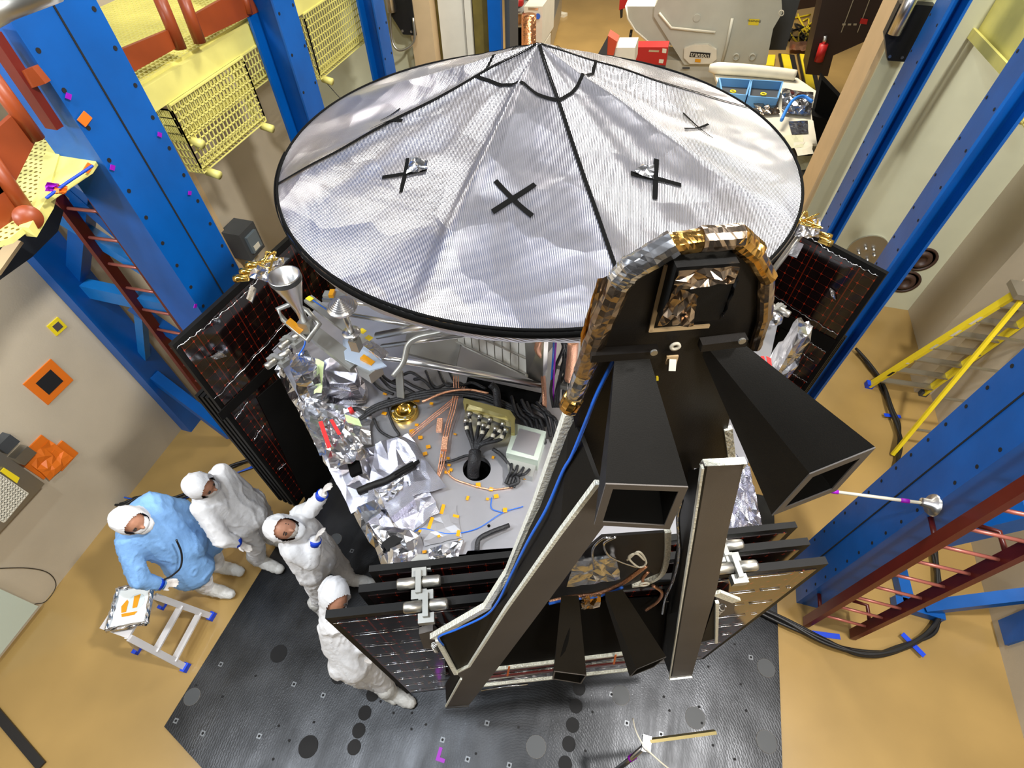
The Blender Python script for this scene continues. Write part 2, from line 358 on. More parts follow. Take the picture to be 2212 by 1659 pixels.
# ================================================================ YELLOW PLATFORMS
def grid_panel(mb, a, u, v, nu, nv, r=.006):         # wire lattice
    a = Vector(a); u = Vector(u); v = Vector(v)
    for i in range(nu+1): p = a+u*(i/nu); mb.bar(p, p+v, r, r, u.cross(v).normalized())
    for j in range(nv+1): p = a+v*(j/nv); mb.bar(p, p+u, r, r, u.cross(v).normalized())
    return mb
m_perf = None
def perfmat():
    m = mat('perforated_yellow', (.74, .69, .24), .45); t = m.node_tree; b = t.nodes['Principled BSDF']
    tc = t.nodes.new('ShaderNodeTexCoord'); vo = t.nodes.new('ShaderNodeTexVoronoi'); vo.inputs['Scale'].default_value = 26; vo.inputs['Randomness'].default_value = .12
    cr = t.nodes.new('ShaderNodeValToRGB'); cr.color_ramp.elements[0].position = .26; cr.color_ramp.elements[1].position = .34
    cr.color_ramp.elements[0].color = (.16, .11, .01, 1); cr.color_ramp.elements[1].color = (.74, .69, .24, 1)
    t.links.new(tc.outputs['Object'], vo.inputs['Vector']); t.links.new(vo.outputs['Distance'], cr.inputs['Fac']); t.links.new(cr.outputs['Color'], b.inputs['Base Color']); return m
m_perf = perfmat()
def platform(label, x0, x1, y0, y1, zt, drop):
    t = thing('mesh_platform', label, 'platform', (x1, y0, zt), 'yellow mesh platforms')
    b = MB(); 
    b.box((x1-.10, y0, zt-.18), (x1, y1, zt-.02)); b.build('edge_beam', m_yel, t)
    g = MB(); nx = int((x1-x0-.06)/.045); ny = int((y1-y0)/.045)
    for i in range(nx+1): x = x0+(x1-.06-x0)*i/nx; g.box((x-.005, y0, zt-.03), (x+.005, y1, zt))
    for j in range(ny+1): y = y0+(y1-y0)*j/ny; g.box((x0, y-.007, zt-.02), (x1-.06, y+.005, zt-.004))
    g.build('deck_grating', m_yel, t)
    for (ya, yb, d, xo) in drop:
        s = MB(); grid_panel(s, (xo, ya, zt-.18), (0, yb-ya, 0), (0, 0, -d), max(6, int((yb-ya)/.045)), max(3, int(d/.06)), .009)
        grid_panel(s, (xo-.14, ya, zt-.22), (.14, 0, 0), (0, 0, -d), 4, max(3, int(d/.06)), .009)
        grid_panel(s, (xo-.14, yb, zt-.22), (.14, 0, 0), (0, 0, -d), 4, max(3, int(d/.06)), .009)
        grid_panel(s, (xo-.14, ya, zt-.22-d), (.14, 0, 0), (0, yb-ya, 0), 3, max(6, int((yb-ya)/.045)), .008)
        s.bar((xo-.07, ya, zt-.185), (xo-.07, yb, zt-.185), .16, .012)
        s.build('cable_tray', m_yel, t)
        for yy in (ya+.06, yb-.06): MB().tube([(xo-.02, yy, zt-.24-d), (xo+.09, yy, zt-.26-d)], .035, 12).build('pipe_stub', m_yel, t)
    return t
platform('yellow mesh platform with stepped cable trays, right of the wide left column', -5.1, -3.57, 3.0, 4.9, 4.05, [(3.2, 4.86, .24, -3.57), (3.2, 4.14, .50, -3.55)])
platform('yellow mesh platform section behind the second blue column', -5.1, -3.57, 5.1, 6.8, 4.05, [(5.2, 6.55, .55, -3.57)])
p3 = thing('mesh_platform', 'yellow mesh platform corner at the left edge under the orange kick plates', 'platform', PZ(60, 420, 3.8), 'yellow mesh platforms')
MB().prism([PZ(x, y, 3.95) for x, y in [(62, 278), (112, 285), (120, 300), (82, 430), (52, 490), (20, 515), (-60, 540), (-60, 290)]], (0, 0, -.03)).build('tread_plate', m_perf, p3)
MB().prism([PZ(x, y, 3.96) for x, y in [(108, 284), (140, 290), (100, 430), (62, 492), (40, 490), (78, 420)]], (0, 0, -.06)).build('edge_beam', m_yel, p3)
MB().prism([PZ(x, y, 3.95) for x, y in [(137, 292), (166, 288), (208, 350), (196, 368), (100, 432)]], (0, 0, -.02)).build('gusset', m_yel, p3)
MB().bar(PZ(98, 434, 3.94), PZ(196, 368, 3.94), .015, .02).build('lower_lip', m_beige, p3)
p4 = thing('steel_shelf', 'yellow steel beam at the top right corner', 'beam', (2.7, 3.6, 4.6))
b = MB(); b.prism([PX(2070, 35, 2.9), PX(2180, 155, 2.9), PX(2300, 60, 2.9), PX(2240, -60, 2.9), PX(2110, -30, 2.9)], (.05, 0, 0)); b.build('web', m_yel, p4)
MB().bar(PX(2065, 35, 2.86), PX(2190, 170, 2.86), .09, .03, (1, 0, 0)).build('flange', m_yel, p4)
p5 = thing('mesh_guard', 'small yellow wire guard and pipe end at the right edge', 'mesh guard', PX(2200, 240, 2.9))
g = MB(); q = PX(2193, 245, 2.9); grid_panel(g, q, (0, -.5, 0), (0, 0, .45), 10, 9, .007); g.build('wire_grid', m_yel, p5)
MB().tube([q+Vector((0, 0, -.03)), q+Vector((.25, -.1, -.03))], .04, 12).build('pipe_stub', m_yel, p5)
# kick plates and rails, rust red
def kick(label, pts, pos=None, th=.03, rails=()):
    t = thing('guard_rail', label, 'railing', pts[0], 'orange-brown guard rails')
    MB().prism(pts, (-th, 0, 0)).build('kick_plate', m_rust, t)
    for (a, b_, r) in rails: MB().tube([a, b_], r, 12).build('rail_post', m_rust, t)
def X4(px, py): return PX(px, py, -3.52)
kick('orange-brown rail and kick plate beside the wide left column', [X4(255, 110), X4(375, 60), X4(392, 98), X4(285, 158)], rails=[(X4(338, -20), X4(390, 105), .045)])
kick('orange-brown rail and kick plate at the top, left of the second column', [X4(415, 35), X4(530, -30), X4(560, 25), X4(428, 88)], rails=[(X4(390, -20), X4(432, 92), .045), (X4(525, -20), X4(538, 30), .03)])
def X5(px, py): return PX(px, py, -3.3)
kick('orange-brown rail at the left edge above the near platform', [X5(-30, 300), X5(28, 248), X5(80, 300), X5(30, 400), X5(-30, 440)], rails=[(X5(-30, 150), X5(80, 300), .04)])
kick('orange-brown kick plate with a round pulley at the left edge', [X5(-30, 400), X5(5, 375), X5(60, 470), X5(-30, 570)], rails=[(X5(-30, 330), X5(70, 475), .04)])
o = MB(); c = PX(62, 468, -3.22); o.lathe(c, (.7, -.5, .3), [(0, 0), (.05, 0), (.055, .03), (.065, .03), (.065, .045), (.0, .045)], 24); tag(o.build('cable_pulley', m_rust), 'round orange-brown pulley disc at the left edge rail end', 'pulley')
t = thing('door_closer_arm', 'red-brown steel arm on the dark side of the wide left column', 'arm', PX(20, 100, -3.66))
b = MB(); b.bar(PY(-20, 70, 2.2), PY(118, 275, 2.2), .08, .05, (0, 1, 0)); b.build('arm', m_maroon, t)
MB().bar(PY(45, 175, 2.2), PY(90, 160, 2.24), .08, .05, (0, 1, 0)).build('bracket', m_rust, t)
# grey drum below near platform
t = thing('curved_guard', 'dark grey curved sheet guard below the near platform at the left edge', 'guard', PX(60, 540, -3.9))
pts = [PX(x, y, -3.9) for (x, y) in [(-30, 500), (40, 420), (105, 430), (138, 455), (125, 500), (70, 555), (0, 605), (-40, 625)]]
MB().prism(pts, (-.05, 0, 0)).build('sheet', m_dgrey, t)
b = MB(); b.bar(PX(-15, 590, -3.84), PX(35, 520, -3.84), .02, .1, (1, 0, 0)); b.build('wooden_edge', m_beige, t)
MB().prism([PX(x, y, -3.80) for (x, y) in [(22, 487), (45, 466), (64, 490), (42, 510)]], (-.03, 0, 0)).build('yellow_block', m_yelb if 0 else m_yel, t)
# top left grey pipe
tag(MB().tube([PY(-60, 55, 1.2), PY(10, 15, 1.2), PY(110, -25, 1.2)], .03, 14).build('grey_pipe', m_alu2), 'dull grey pipe crossing the top left corner', 'pipe')
# coloured tape flags
for i, (px, py, w, h_, mm, lab) in enumerate([(183, 257, .07, .05, m_orange, 'orange tape flag on the wide left column edge'), (148, 208, .025, .02, m_purple, 'purple tape tab above the orange flag on the left column'),
     (190, 363, .06, .03, m_orange, 'orange tape tab below the yellow gusset on the left column'), (243, 362, .025, .02, m_purple, 'purple tape tab halfway down the left column'),
     (345, 291, .02, .02, m_purple, 'purple tape tab on the right edge of the left column'), (410, 417, .02, .015, m_purple, 'purple tape tab low on the right edge of the left column'), (422, 661, .025, .015, m_purple, 'purple tape tab near the foot of the left column')]):
    c = PX(px, py, -3.255); tag(MB().obox(c, (0, w/2, .01), (0, -.01, h_/2), (.003, 0, 0)).build('tape_flag', mm), lab, 'tape', 'tape tabs on the left column')
for (px, py, mm, lab) in [(112, 405, m_purple, 'purple tape wad on the near platform corner'), (130, 410, m_orange, 'orange tape wad beside the purple one at the platform corner')]:
    b = MB(); patch(b, [PX(px-16, py+8, -3.15), PX(px+12, py+10, -3.15), PX(px+16, py-8, -3.15), PX(px-10, py-12, -3.15)], 4, 4, .02, seed=px); tag(b.build('tape_wad', mm), lab, 'tape')
tag(MB().tube(smooth_path([PX(100, 428, -3.15), PX(140, 398, -3.15), PX(185, 368, -3.15), PX(200, 358, -3.15)]), .008, 6).build('blue_cable', mat('blue_cable', (.01, .06, .5), .4)), 'thin blue cable along the near platform edge', 'cable')
# ================================================================ WALL THINGS
def wallsq(px, py, s, m, inner, lab, nm, th=.012):
    t = thing(nm, lab, 'wall patch', PX(px, py, -5.17)); c = Vector(PX(px, py, -5.17))
    MB().box((c.x, c.y-s, c.z-s), (c.x+th, c.y+s, c.z+s)).build('tape_frame', m, t)
    MB().box((c.x+th, c.y-s*.55, c.z-s*.55), (c.x+th+.004, c.y+s*.55, c.z+s*.55)).build('centre_patch', inner, t)
wallsq(105, 825, .16, m_orange, m_hole, 'orange tape square with black centre on the left wall', 'taped_opening')
wallsq(122, 705, .065, m_yelb, m_alu2, 'small yellow framed outlet plate on the left wall', 'outlet_plate')
b = MB(); c = PX(95, 985, -5.17)
b.box((-5.17, c.y-.17, c.z-.17), (-5.155, c.y+.13, c.z+.19)); b.box((-5.17, c.y-.02, c.z-.26), (-5.152, c.y+.2, c.z-.02)); patch(b, [Vector((-5.12, c.y-.15, c.z-.2)), Vector((-5.12, c.y+.12, c.z-.22)), Vector((-5.15, c.y+.14, c.z+.1)), Vector((-5.15, c.y-.12, c.z+.12))], 5, 5, .03, seed=4)
tag(b.build('taped_cable_port', m_orange), 'orange-red taped patch on the left wall where the cables come out', 'wall patch')
t = thing('electrical_cabinet', 'grey wall cabinet with white vent grid at the left edge', 'cabinet', (-5.1, .8, .6))
q = [PX(x, y, -5.0) for (x, y) in [(-60, 950), (0, 975), (97, 1045), (0, 1150), (-60, 1215)]]
b = MB(); b.prism(q, (-.17, 0, 0)); b.build('body', m_alu2, t)
g = MB(); a = PX(60, 1066, -4.992); u_ = PX(-8, 1020, -4.992)-a; v_ = PX(8, 1128, -4.992)-a
for k in range(13): g.bar(a+u_*(k/12), a+u_*(k/12)+v_, .010, .012, (1, 0, 0))
for k in range(10): g.bar(a+v_*(k/9), a+v_*(k/9)+u_, .010, .012, (1, 0, 0))
g.build('vent_grid', m_white, t)
MB().prism([PX(x, y, -4.99) for (x, y) in [(0, 1018), (8, 1010), (42, 1032), (36, 1044)]], (.004, 0, 0)).build('warning_label', m_yelb, t)
for (px, py, lab) in [(40, 980, 'small steel socket box above the grey wall cabinet'), (2, 955, 'dark switch box at the left edge above the cabinet')]:
    c = PX(px, py, -5.17); o = MB().box((-5.17, c.y-.07, c.z-.06), (-5.08, c.y+.07, c.z+.06)).build('socket_box', m_alu2 if px > 10 else m_dgrey); tag(o, lab, 'electrical box')
o = MB().prism([PZ(-80, 1475, .9), PZ(-60, 1240, .9), PZ(0, 1268, .9), PZ(84, 1312, .9), PZ(0, 1425, .9)], (0, 0, -.03))
tag(MB().prism([PX(x, y, -5.12) for (x, y) in [(-40, 1250), (0, 1272), (83, 1310), (0, 1415), (-40, 1460)]], (-.05, 0, 0)).build('pale_panel', mat('pale_green_panel', (.52, .6, .52), .5)), 'pale green panel leaning on the left wall at the floor', 'panel')
tag(MB().tube(smooth_path([PX(-20, 1228, -5.15), PX(60, 1227, -5.15), PX(105, 1238, -5.15), PX(121, 1265, -5.15), PX(100, 1298, -5.15), PX(75, 1305, -5.15)]), .004, 5).build('wall_wire', m_black), 'thin wire loop hanging on the left wall near the floor', 'wire')
# grey control box on left wall
t = thing('control_box', 'dark grey control box with conduit on the wall behind the dish left edge', 'control box', (-3.6, 5.05, 1.4))
c = PY(538, 520, 6.6); c = PX(538, 520, -4.9)
b = MB(); b.box((c.x-.24, c.y-.16, c.z-.2), (c.x+.05, c.y+.16, c.z+.2)); b.build('housing', m_dgrey, t)
MB().box((c.x+.05, c.y-.1, c.z-.12), (c.x+.09, c.y+.1, c.z+.12)).build('front_panel', mat('slate', (.12, .15, .17), .4), t)
MB().box((c.x+.09, c.y-.06, c.z-.1), (c.x+.095, c.y+.05, c.z-.03)).build('label_plate', m_white, t)
MB().tube([(c.x-.1, c.y, c.z-.2), (c.x-.1, c.y+.02, c.z-.9)], .035, 10).build('conduit', m_alu2, t)
b = MB().prism([PX(475, 545, -5.16), PX(485, 520, -5.16), PX(520, 600, -5.16), PX(505, 610, -5.16)], (.02, 0, 0)); tag(b.build('red_strip', m_maroon), 'dark red steel strip on the wall right of the wide left column', 'strip')
# vertical brown conduit on left wall
b = MB().bar((-5.13, 4.45, 0), (-5.13, 4.45, 3.6), .05, .06).build('wall_conduit', m_beige); tag(b, 'beige conduit running down the left wall under the yellow platform', 'conduit')
# projector lamps
def flood(label, px, py, Y, s=1):
    t = thing('wall_floodlight', label, 'lamp', PY(px, py, Y)); c = Vector(PY(px, py, Y))
    b = MB(); b.prism([c+Vector((-.16*s, 0, .3)), c+Vector((.16*s, 0, .3)), c+Vector((.16*s, 0, -.2)), c+Vector((-.02*s, 0, -.2)), c+Vector((-.16*s, 0, .02))], (0, .12, 0)); b.build('housing', m_black, t)
    MB().tube([c+Vector((-.1*s, -.06, .5)), c+Vector((-.1*s, -.06, .06))], .06, 14).build('chrome_can', m_alu, t)
    for dx in (-.02, .1): MB().disc(c+Vector((dx*s, 0, -.16)), (0, -1, 0), .015, .01, 8).build('screw', m_alu, t)
    return t, c
t_, c_ = flood('black lamp box with chrome can and grey hose on the back wall left', 868, 35, 7.0)
MB().tube(smooth_path([c_+Vector((-.12, -.05, .1)), c_+Vector((-.15, -.08, -.25)), c_+Vector((-.05, -.1, -.35)), c_+Vector((.14, -.05, -.25)), c_+Vector((.16, -.02, 0))]), .016, 8).build('hose', m_alu2, t_)
flood('black lamp box with chrome can between the beige jamb and right columns', 1945, 85, 7.0)
# wall flanges on back right wall
t = thing('pipe_flange', 'round grey flange plate with bolts on the back right wall', 'flange', (3.1, 7.1, .8)); c = Vector(PY(1873, 540, 7.16))
MB().disc(c, (0, -1, 0), .25, .03, 32).build('plate', m_alu2, t)
for k in range(6): a = k*math.pi/3; MB().tube([c+Vector((math.cos(a)*.1, -.03, math.sin(a)*.1-.03)), c+Vector((math.cos(a)*.1, -.09, math.sin(a)*.1-.03))], .022, 8).build('bolt', m_alu, t)
for (px, py, lab) in [(1990, 560, 'dark ring flange on the back right wall, upper one half hidden by the column'), (1955, 608, 'dark ring flange on the back right wall, lower one beside the column')]:
    c = Vector(PY(px, py, 7.16)); b = MB(); b.lathe(c, (0, -1, 0), [(0, .01), (.07, .01), (.07, .04), (.12, .04), (.13, 0), (.16, 0), (.16, .02), (.19, .02), (.19, 0)], 24); tag(b.build('ring_flange', m_rust if 0 else mat('dark_brown', (.06, .03, .02), .5)), lab, 'flange', 'ring flanges')
# thin hanging wires
tag(MB().tube(smooth_path([PY(650, 60, 6.5), PY(668, 110, 6.5), PY(690, 160, 6.5), PY(715, 190, 6.5), PY(740, 218, 6.5)]), .005, 5).build('hanging_wire', m_black), 'thin dark wire hanging behind the second blue column', 'wire')
# yellow step ladder (fibreglass) right
t = thing('yellow_stepladder', 'yellow fibreglass stepladder leaning open by the right wall', 'ladder', PZ(1876, 838, 0))
ap = PZ(2198, 632, 1.95); ap2 = ap+Vector((.34, 0, 0))
f1 = PZ(1876, 835, 0); f2 = PZ(1992, 852, 0)
MB().bar(f1+Z*.03, ap, .035, .085, (0, 1, 0)).build('front_rail', m_yelb, t)
MB().bar(f2+Z*.03, ap2, .035, .085, (0, 1, 0)).build('front_rail', m_yelb, t)
for k in range(7):
    f = (k+.7)/7.4; MB().bar(f1.lerp(ap, f), f2.lerp(ap2, f), .085, .025).build('step', m_alu2, t)
r1 = PZ(1925, 985, 0); r2 = PZ(2035, 1000, 0); q1 = ap+Vector((.03, -.08, -.03)); q2 = ap2+Vector((.03, -.08, -.03))
MB().bar(r1+Z*.03, q1, .04, .03, (0, 1, 0)).build('rear_rail', m_yelb, t); MB().bar(r2+Z*.03, q2, .04, .03, (0, 1, 0)).build('rear_rail', m_yelb, t)
for f in (.2, .42, .62, .8): MB().bar(r1.lerp(q1, f), r2.lerp(q2, f), .03, .02).build('rear_brace', m_alu2, t)
MB().obox((ap+ap2)/2+Z*.03, (.24, 0, 0), (0, .12, 0), (0, 0, .03)).build('top_cap', m_alu2, t)
for f in (f1, f2): MB().box((f.x-.05, f.y-.04, 0), (f.x+.04, f.y+.04, .08)).build('foot', m_bluetape if f is f1 else m_dgrey, t)
# label stickers along the near rail
d = (ap-f1).normalized()
for f, mm, L in ((.2, m_hole, .05), (.52, m_wallg, .05), (.66, m_white, .06), (.78, m_white, .07), (.33, m_white, .015)):
    p = f1.lerp(ap, f)+Vector((-.02, -.045, .0)); MB().obox(p, d*L, Vector((1, 0, 0))*.014, Vector((0, 1, 0)).cross(d)*.002, mm).build('label_sticker', mm, t)
# cables on floor, right
def floorcable(label, pts, n, r, spread, m=m_black, z=.02, name='floor_cable', seed=1, grp=None):
    rnd = random.Random(seed); t = thing(name, label, 'cable', PZ(*pts[0], 0))
    for i in range(n):
        q = [PZ(px+rnd.uniform(-1, 1)*spread, py+rnd.uniform(-1, 1)*spread, z+r+(i % 3)*r*1.5) for (px, py) in pts]
        MB().tube(smooth_path(q, 7), r, 8).build('cable_strand', m, t)
    return t
floorcable('bundle of black cables curving round the right floor under blue tape', [(1600, 1300), (1690, 1340), (1780, 1385), (1870, 1412), (1950, 1398), (2010, 1365), (2030, 1320), (2028, 1260), (2020, 1200), (2012, 1165)], 6, .017, 6, seed=5)
floorcable('pair of black cables on the floor by the yellow stepladder', [(1852, 755), (1880, 790), (1905, 830), (1925, 880), (1940, 920), (1944, 960), (1935, 1010)], 3, .018, 4, seed=6)
floorcable('black and blue cables from the wall patch curving behind the people', [(118, 998), (160, 1035), (200, 1070), (260, 1088), (300, 1075), (340, 1082), (400, 1070), (450, 1035), (500, 1005), (548, 990)], 4, .014, 5, seed=7)
floorcable('thin bright blue cables lying behind the people', [(130, 1000), (190, 1045), (280, 1078), (380, 1080), (470, 1040), (550, 1005)], 2, .008, 4, mat('bright_blue_cable', (.01, .1, .6), .4), seed=8)
for (px, py, dx, dy, lab) in [(1790, 1369, 30, 4, 'blue tape strip lying flat on the right floor'), (1973, 1393, 24, 24, 'blue tape strip holding the cable bundle at its bend'), (2030, 1300, 20, 6, 'blue tape strip over the cables at the strut corner'), (1928, 898, 18, 2, 'blue tape cross over the cables near the yellow stepladder'), (1683, 1164, 9, 3, 'small blue tape piece at the plate edge')]:
    a = PZ(px-dx, py-dy, .055); b_ = PZ(px+dx, py+dy, .055); o = MB().bar(a, b_, .05, .004).build('tape_strip', m_bluetape); tag(o, lab, 'tape', 'blue floor tape')
    if lab.startswith('blue tape strip lying'): o.location.z -= .05
    if lab.startswith('small'): o.location.z -= .05
for (px, py, lab) in [(952, 1630, 'purple tape corner mark on the steel plate')]:
    c = PZ(px, py, .024); b = MB(); b.box((c.x-.03, c.y-.05, c.z), (c.x, c.y+.05, c.z+.002)); b.box((c.x, c.y-.05, c.z), (c.x+.05, c.y-.02, c.z+.002)); tag(b.build('tape_mark', m_purple), lab, 'tape')
tag(MB().bar(PZ(-20, 1525, .02), PZ(90, 1655, .02), .07, .02).build('floor_rail', m_black), 'black slotted rail on the floor at the lower left corner', 'rail')
# tether rod on right column
t = thing('tether_rod', 'white rod with purple tape reaching from the right column clamp', 'rod', PX(1990, 1087, 2.2))
a = PX(2003, 1088, 2.26); b_ = PZ(1795, 1061, a.z-.1)
MB().tube([a, b_], .012, 8).build('rod', m_white, t)
for f in (.18, .92): p = a.lerp(b_, f); MB().tube([p, p+(b_-a).normalized()*.05], .016, 8).build('tape_band', m_purple, t)
c = Vector(a); MB().lathe(c+Vector((.04, 0, 0)), (-1, 0, .1), [(0, .08), (.03, .08), (.035, .03), (.07, .02), (.08, 0)], 16).build('clamp', m_alu, t)
# gauge arm at the bottom
t = thing('gauge_arm', 'brass-coloured bar on a jointed white arm at the bottom edge', 'instrument arm', PZ(1330, 1659, .3))
zb = 1.1
MB().bar(PZ(1403, 1600, zb), PZ(1545, 1581, zb), .05, .02, (0, 1, .3)).build('brass_bar', mat('brass_bar', (.5, .42, .2), .3, .8), t)
MB().tube([PZ(1330, 1665, .7), PZ(1362, 1640, .85), PZ(1398, 1606, zb)], .018, 10).build('arm_tube', m_alu, t)
MB().obox(PZ(1396, 1607, zb), (.03, 0, 0), (0, .05, 0), (0, 0, .02)).build('joint', m_alu, t)
MB().tube([PZ(1360, 1640, .85), PZ(1372, 1632, .88)], .022, 10).build('purple_tape_band', m_purple, t)
MB().tube(smooth_path([PZ(1367, 1552, 1.0), PZ(1374, 1580, 1.1), PZ(1392, 1612, 1.15), PZ(1420, 1640, 1.1), PZ(1450, 1665, 1.0)]), .006, 6).build('white_cord', m_white, t)
# ================================================================ SPACECRAFT
m_foil = foilmat('silver_foil', (.66, .67, .71), .22, crk=.4, cscale=11)
m_foilr = foilmat('ribbed_silver_foil', (.50, .50, .58), .27, lines=55, lstr=.35, crk=.35, cscale=6, ldir=(0, 0, .9))
m_dish = foilmat('dish_cover_foil', (.61, .61, .67), .31, lines=46, lstr=.6, crk=.62, cscale=4.2, ldir=(0, 0, -.15))
m_dishside = foilmat('dish_skirt_foil', (.62, .60, .62), .35, lines=26, lstr=.3, crk=.5, cscale=6, ldir=(0, 1.2, 0))
m_amber = foilmat('amber_foil', (.62, .36, .10), .2, crk=.6, cscale=12)
m_brown = foilmat('brown_tint_foil', (.42, .33, .25), .22, crk=.55, cscale=10)
m_gold = mat('gold_plate', (.85, .58, .14), .18, 1)
m_copper = mat('copper_braid', (.90, .48, .30), .32, 1, bump=.6, bscale=160)
m_kapton = mat('kapton_tape', (.66, .29, .01), .25)
m_kapy = mat('yellow_kapton', (.85, .66, .03), .3)
m_deck = mat('polished_deck', (.55, .55, .58), .32, .75, bump=.05, bscale=3, var=.10, vscale=1.5)
m_hsplate = mat('light_grey_plate', (.34, .34, .32), .38, .55)
m_comp = mat('black_composite', (.006, .0058, .0055), .55, bump=.08, bscale=420, var=.3, vscale=5, spec=.22)
m_compd = mat('flat_black', (.003, .003, .003), .85, spec=.08)
m_legf = mat('grey_brown_composite', (.115, .102, .092), .5, .25, bump=.04, bscale=200, var=.12, vscale=3)
m_hc = mat('honeycomb_edge', (.92, .93, .82), .35, .35, bump=1, bscale=90, stretch=(1, 1, 1))
m_hbar = mat('harness_black', (.012, .012, .014), .5, bump=.5, bscale=120)
m_green = mat('pale_green_tape', (.62, .76, .38), .6)
m_redtag = mat('red_tag', (.75, .03, .03), .5)
m_blueC = mat('blue_wire', (.01, .12, .60), .4)
m_greenbox = mat('grey_green_box', (.50, .58, .50), .4, .2)
m_louv = mat('louvre_aluminium', (.85, .85, .80), .4, .1)
m_brass2 = mat('olive_gold_plate', (.50, .43, .16), .35, .6)
def cellmat(ang, base=(.008, .004, .004), line=(.42, .035, .01), rough=.1, sx=12, sz=13, off=(0, 0)):
    m = bpy.data.materials.new('solar_cells'); m.use_nodes = True; t = m.node_tree; b = t.nodes['Principled BSDF']
    tc = t.nodes.new('ShaderNodeTexCoord'); mp = t.nodes.new('ShaderNodeMapping'); mp.inputs['Rotation'].default_value = (0, 0, -ang)
    t.links.new(tc.outputs['Object'], mp.inputs['Vector']); sp = t.nodes.new('ShaderNodeSeparateXYZ'); t.links.new(mp.outputs[0], sp.inputs[0])
    def mth(op, a, bb=None, c=None):
        n = t.nodes.new('ShaderNodeMath'); n.operation = op
        for i, q in enumerate((a, bb, c)):
            if q is None: continue
            if isinstance(q, (int, float)): n.inputs[i].default_value = q
            else: t.links.new(q, n.inputs[i])
        return n.outputs[0]
    def cell(o, s): return mth('ABSOLUTE', mth('SUBTRACT', mth('FRACT', mth('MULTIPLY', o, s)), .5))   # 0 at a grid line centre
    fx = cell(sp.outputs[0], sx); fz = cell(sp.outputs[2], sz)
    lx = mth('LESS_THAN', fx, .026); lz = mth('LESS_THAN', fz, .026); nx_ = mth('LESS_THAN', fx, .13); nz_ = mth('LESS_THAN', fz, .14)
    cross = mth('MAXIMUM', mth('MULTIPLY', lx, nz_), mth('MULTIPLY', lz, nx_))
    thin = mth('MULTIPLY', mth('MAXIMUM', mth('LESS_THAN', fx, .012), mth('LESS_THAN', fz, .012)), .28)
    big = mth('LESS_THAN', mth('ABSOLUTE', mth('SUBTRACT', mth('FRACT', mth('MULTIPLY', sp.outputs[0], sx/4.0)), .5)), .012)
    f = mth('MAXIMUM', mth('MAXIMUM', cross, thin), mth('MULTIPLY', big, .3))
    mx = t.nodes.new('ShaderNodeMixRGB'); mx.inputs[1].default_value = (*base, 1); mx.inputs[2].default_value = (*line, 1); t.links.new(f, mx.inputs[0])
    t.links.new(mx.outputs[0], b.inputs['Base Color']); b.inputs['Roughness'].default_value = rough; b.inputs['IOR'].default_value = 1.75
    return m
ZW = 3.2; ZB = 1.12
def wing(label, A, dirv, width, inward, faceside, ang, slabs, bottom=ZB, zt=ZW, ccol=None, slab_off=()):
    """A = top corner, dirv = along, inward = unit towards spacecraft; slabs = list of (offset outward, top z, inset)"""
    t = thing('solar_wing', label, 'solar array', (A.x, A.y, 0), 'folded solar wings')
    d = Vector(dirv).normalized(); out = -Vector(inward)
    cm = cellmat(ang)
    for i, (off, zt_, ins, th) in enumerate(slabs):
        insR = ins*.3 if ins > .1 else ins; hw = (width-ins-insR)/2
        a = Vector((A.x, A.y, 0))+out*off+d*ins; b = MB()
        b.obox(a+d*hw+out*th/2+Z*((zt_+bottom)/2), d*hw, out*th/2, Z*((zt_-bottom)/2), m_comp)
        p = b.build('panel', None, t)
        # cell field
        sgn = -1 if faceside == 'in' else 1
        fc = MB(); off2 = (-.002 if faceside == 'in' else th+.002)
        fc.obox(a+d*hw+out*off2+Z*((zt_+bottom)/2), d*(hw-.035), out*.002, Z*((zt_-bottom)/2-.05), cm); fc.build('cell_field', None, p)
    return t, d, out
def strips(t, A, d, nrm, rows, width, seed=1):
    rnd = random.Random(seed)
    for (z, u0, u1) in rows:
        pts = []; u = u0
        b = MB()
        while u < u1:
            L = rnd.uniform(.10, .3); e = min(u+L, u1); q = [Vector((A.x, A.y, 0))+d*s+nrm*.008+Z*(z+rnd.uniform(-.004, .004)) for s in np.linspace(u, e, 6)]
            b.tube(q, [rnd.uniform(.001, .003) for _ in q], 5, m_foil); u = e+rnd.uniform(.01, .04)
        b.build('interconnect_strip', None, t)
# front wing
FA = PZ(702, 1336, ZW); FB = PZ(1790, 1218, ZW); fd = (FB-FA).normalized(); FW = (FB-FA).length
fin = Vector((-fd.y, fd.x, 0))
wf, d_, o_ = wing('front folded solar wing whose outer face glows gold over the floor', FA, fd, FW, fin, 'out', math.atan2(fd.y, fd.x), [(-.035, ZW, 0, .035), (-.13, ZW, .135, .035), (-.22, ZW-.02, .17, .03)])
strips(wf, FA, fd, -fin, [(ZW-.06, .02, .6), (ZW-.06, 1.6, FW-.1)]+[(ZW-.06-.235*k, .05, FW-.06) for k in range(1, 9)], FW, 3)
for s_ in (0, 1): pass
# left wing
LA = PZ(372, 747, ZW); LBp = PZ(630, 510, ZW); ld = (LBp-LA).normalized(); lin = Vector((ld.y, -ld.x, 0))
wl, d_, o_ = wing('left folded solar wing with its dark red-gridded inner face towards the dish', LA, ld, 2.3, lin, 'in', math.atan2(ld.y, ld.x), [(0, ZW, 0, .035), (.06, 2.62, .0, .03), (.12, 2.6, .0, .03), (.18, 2.58, 0, .03)], bottom=.88)
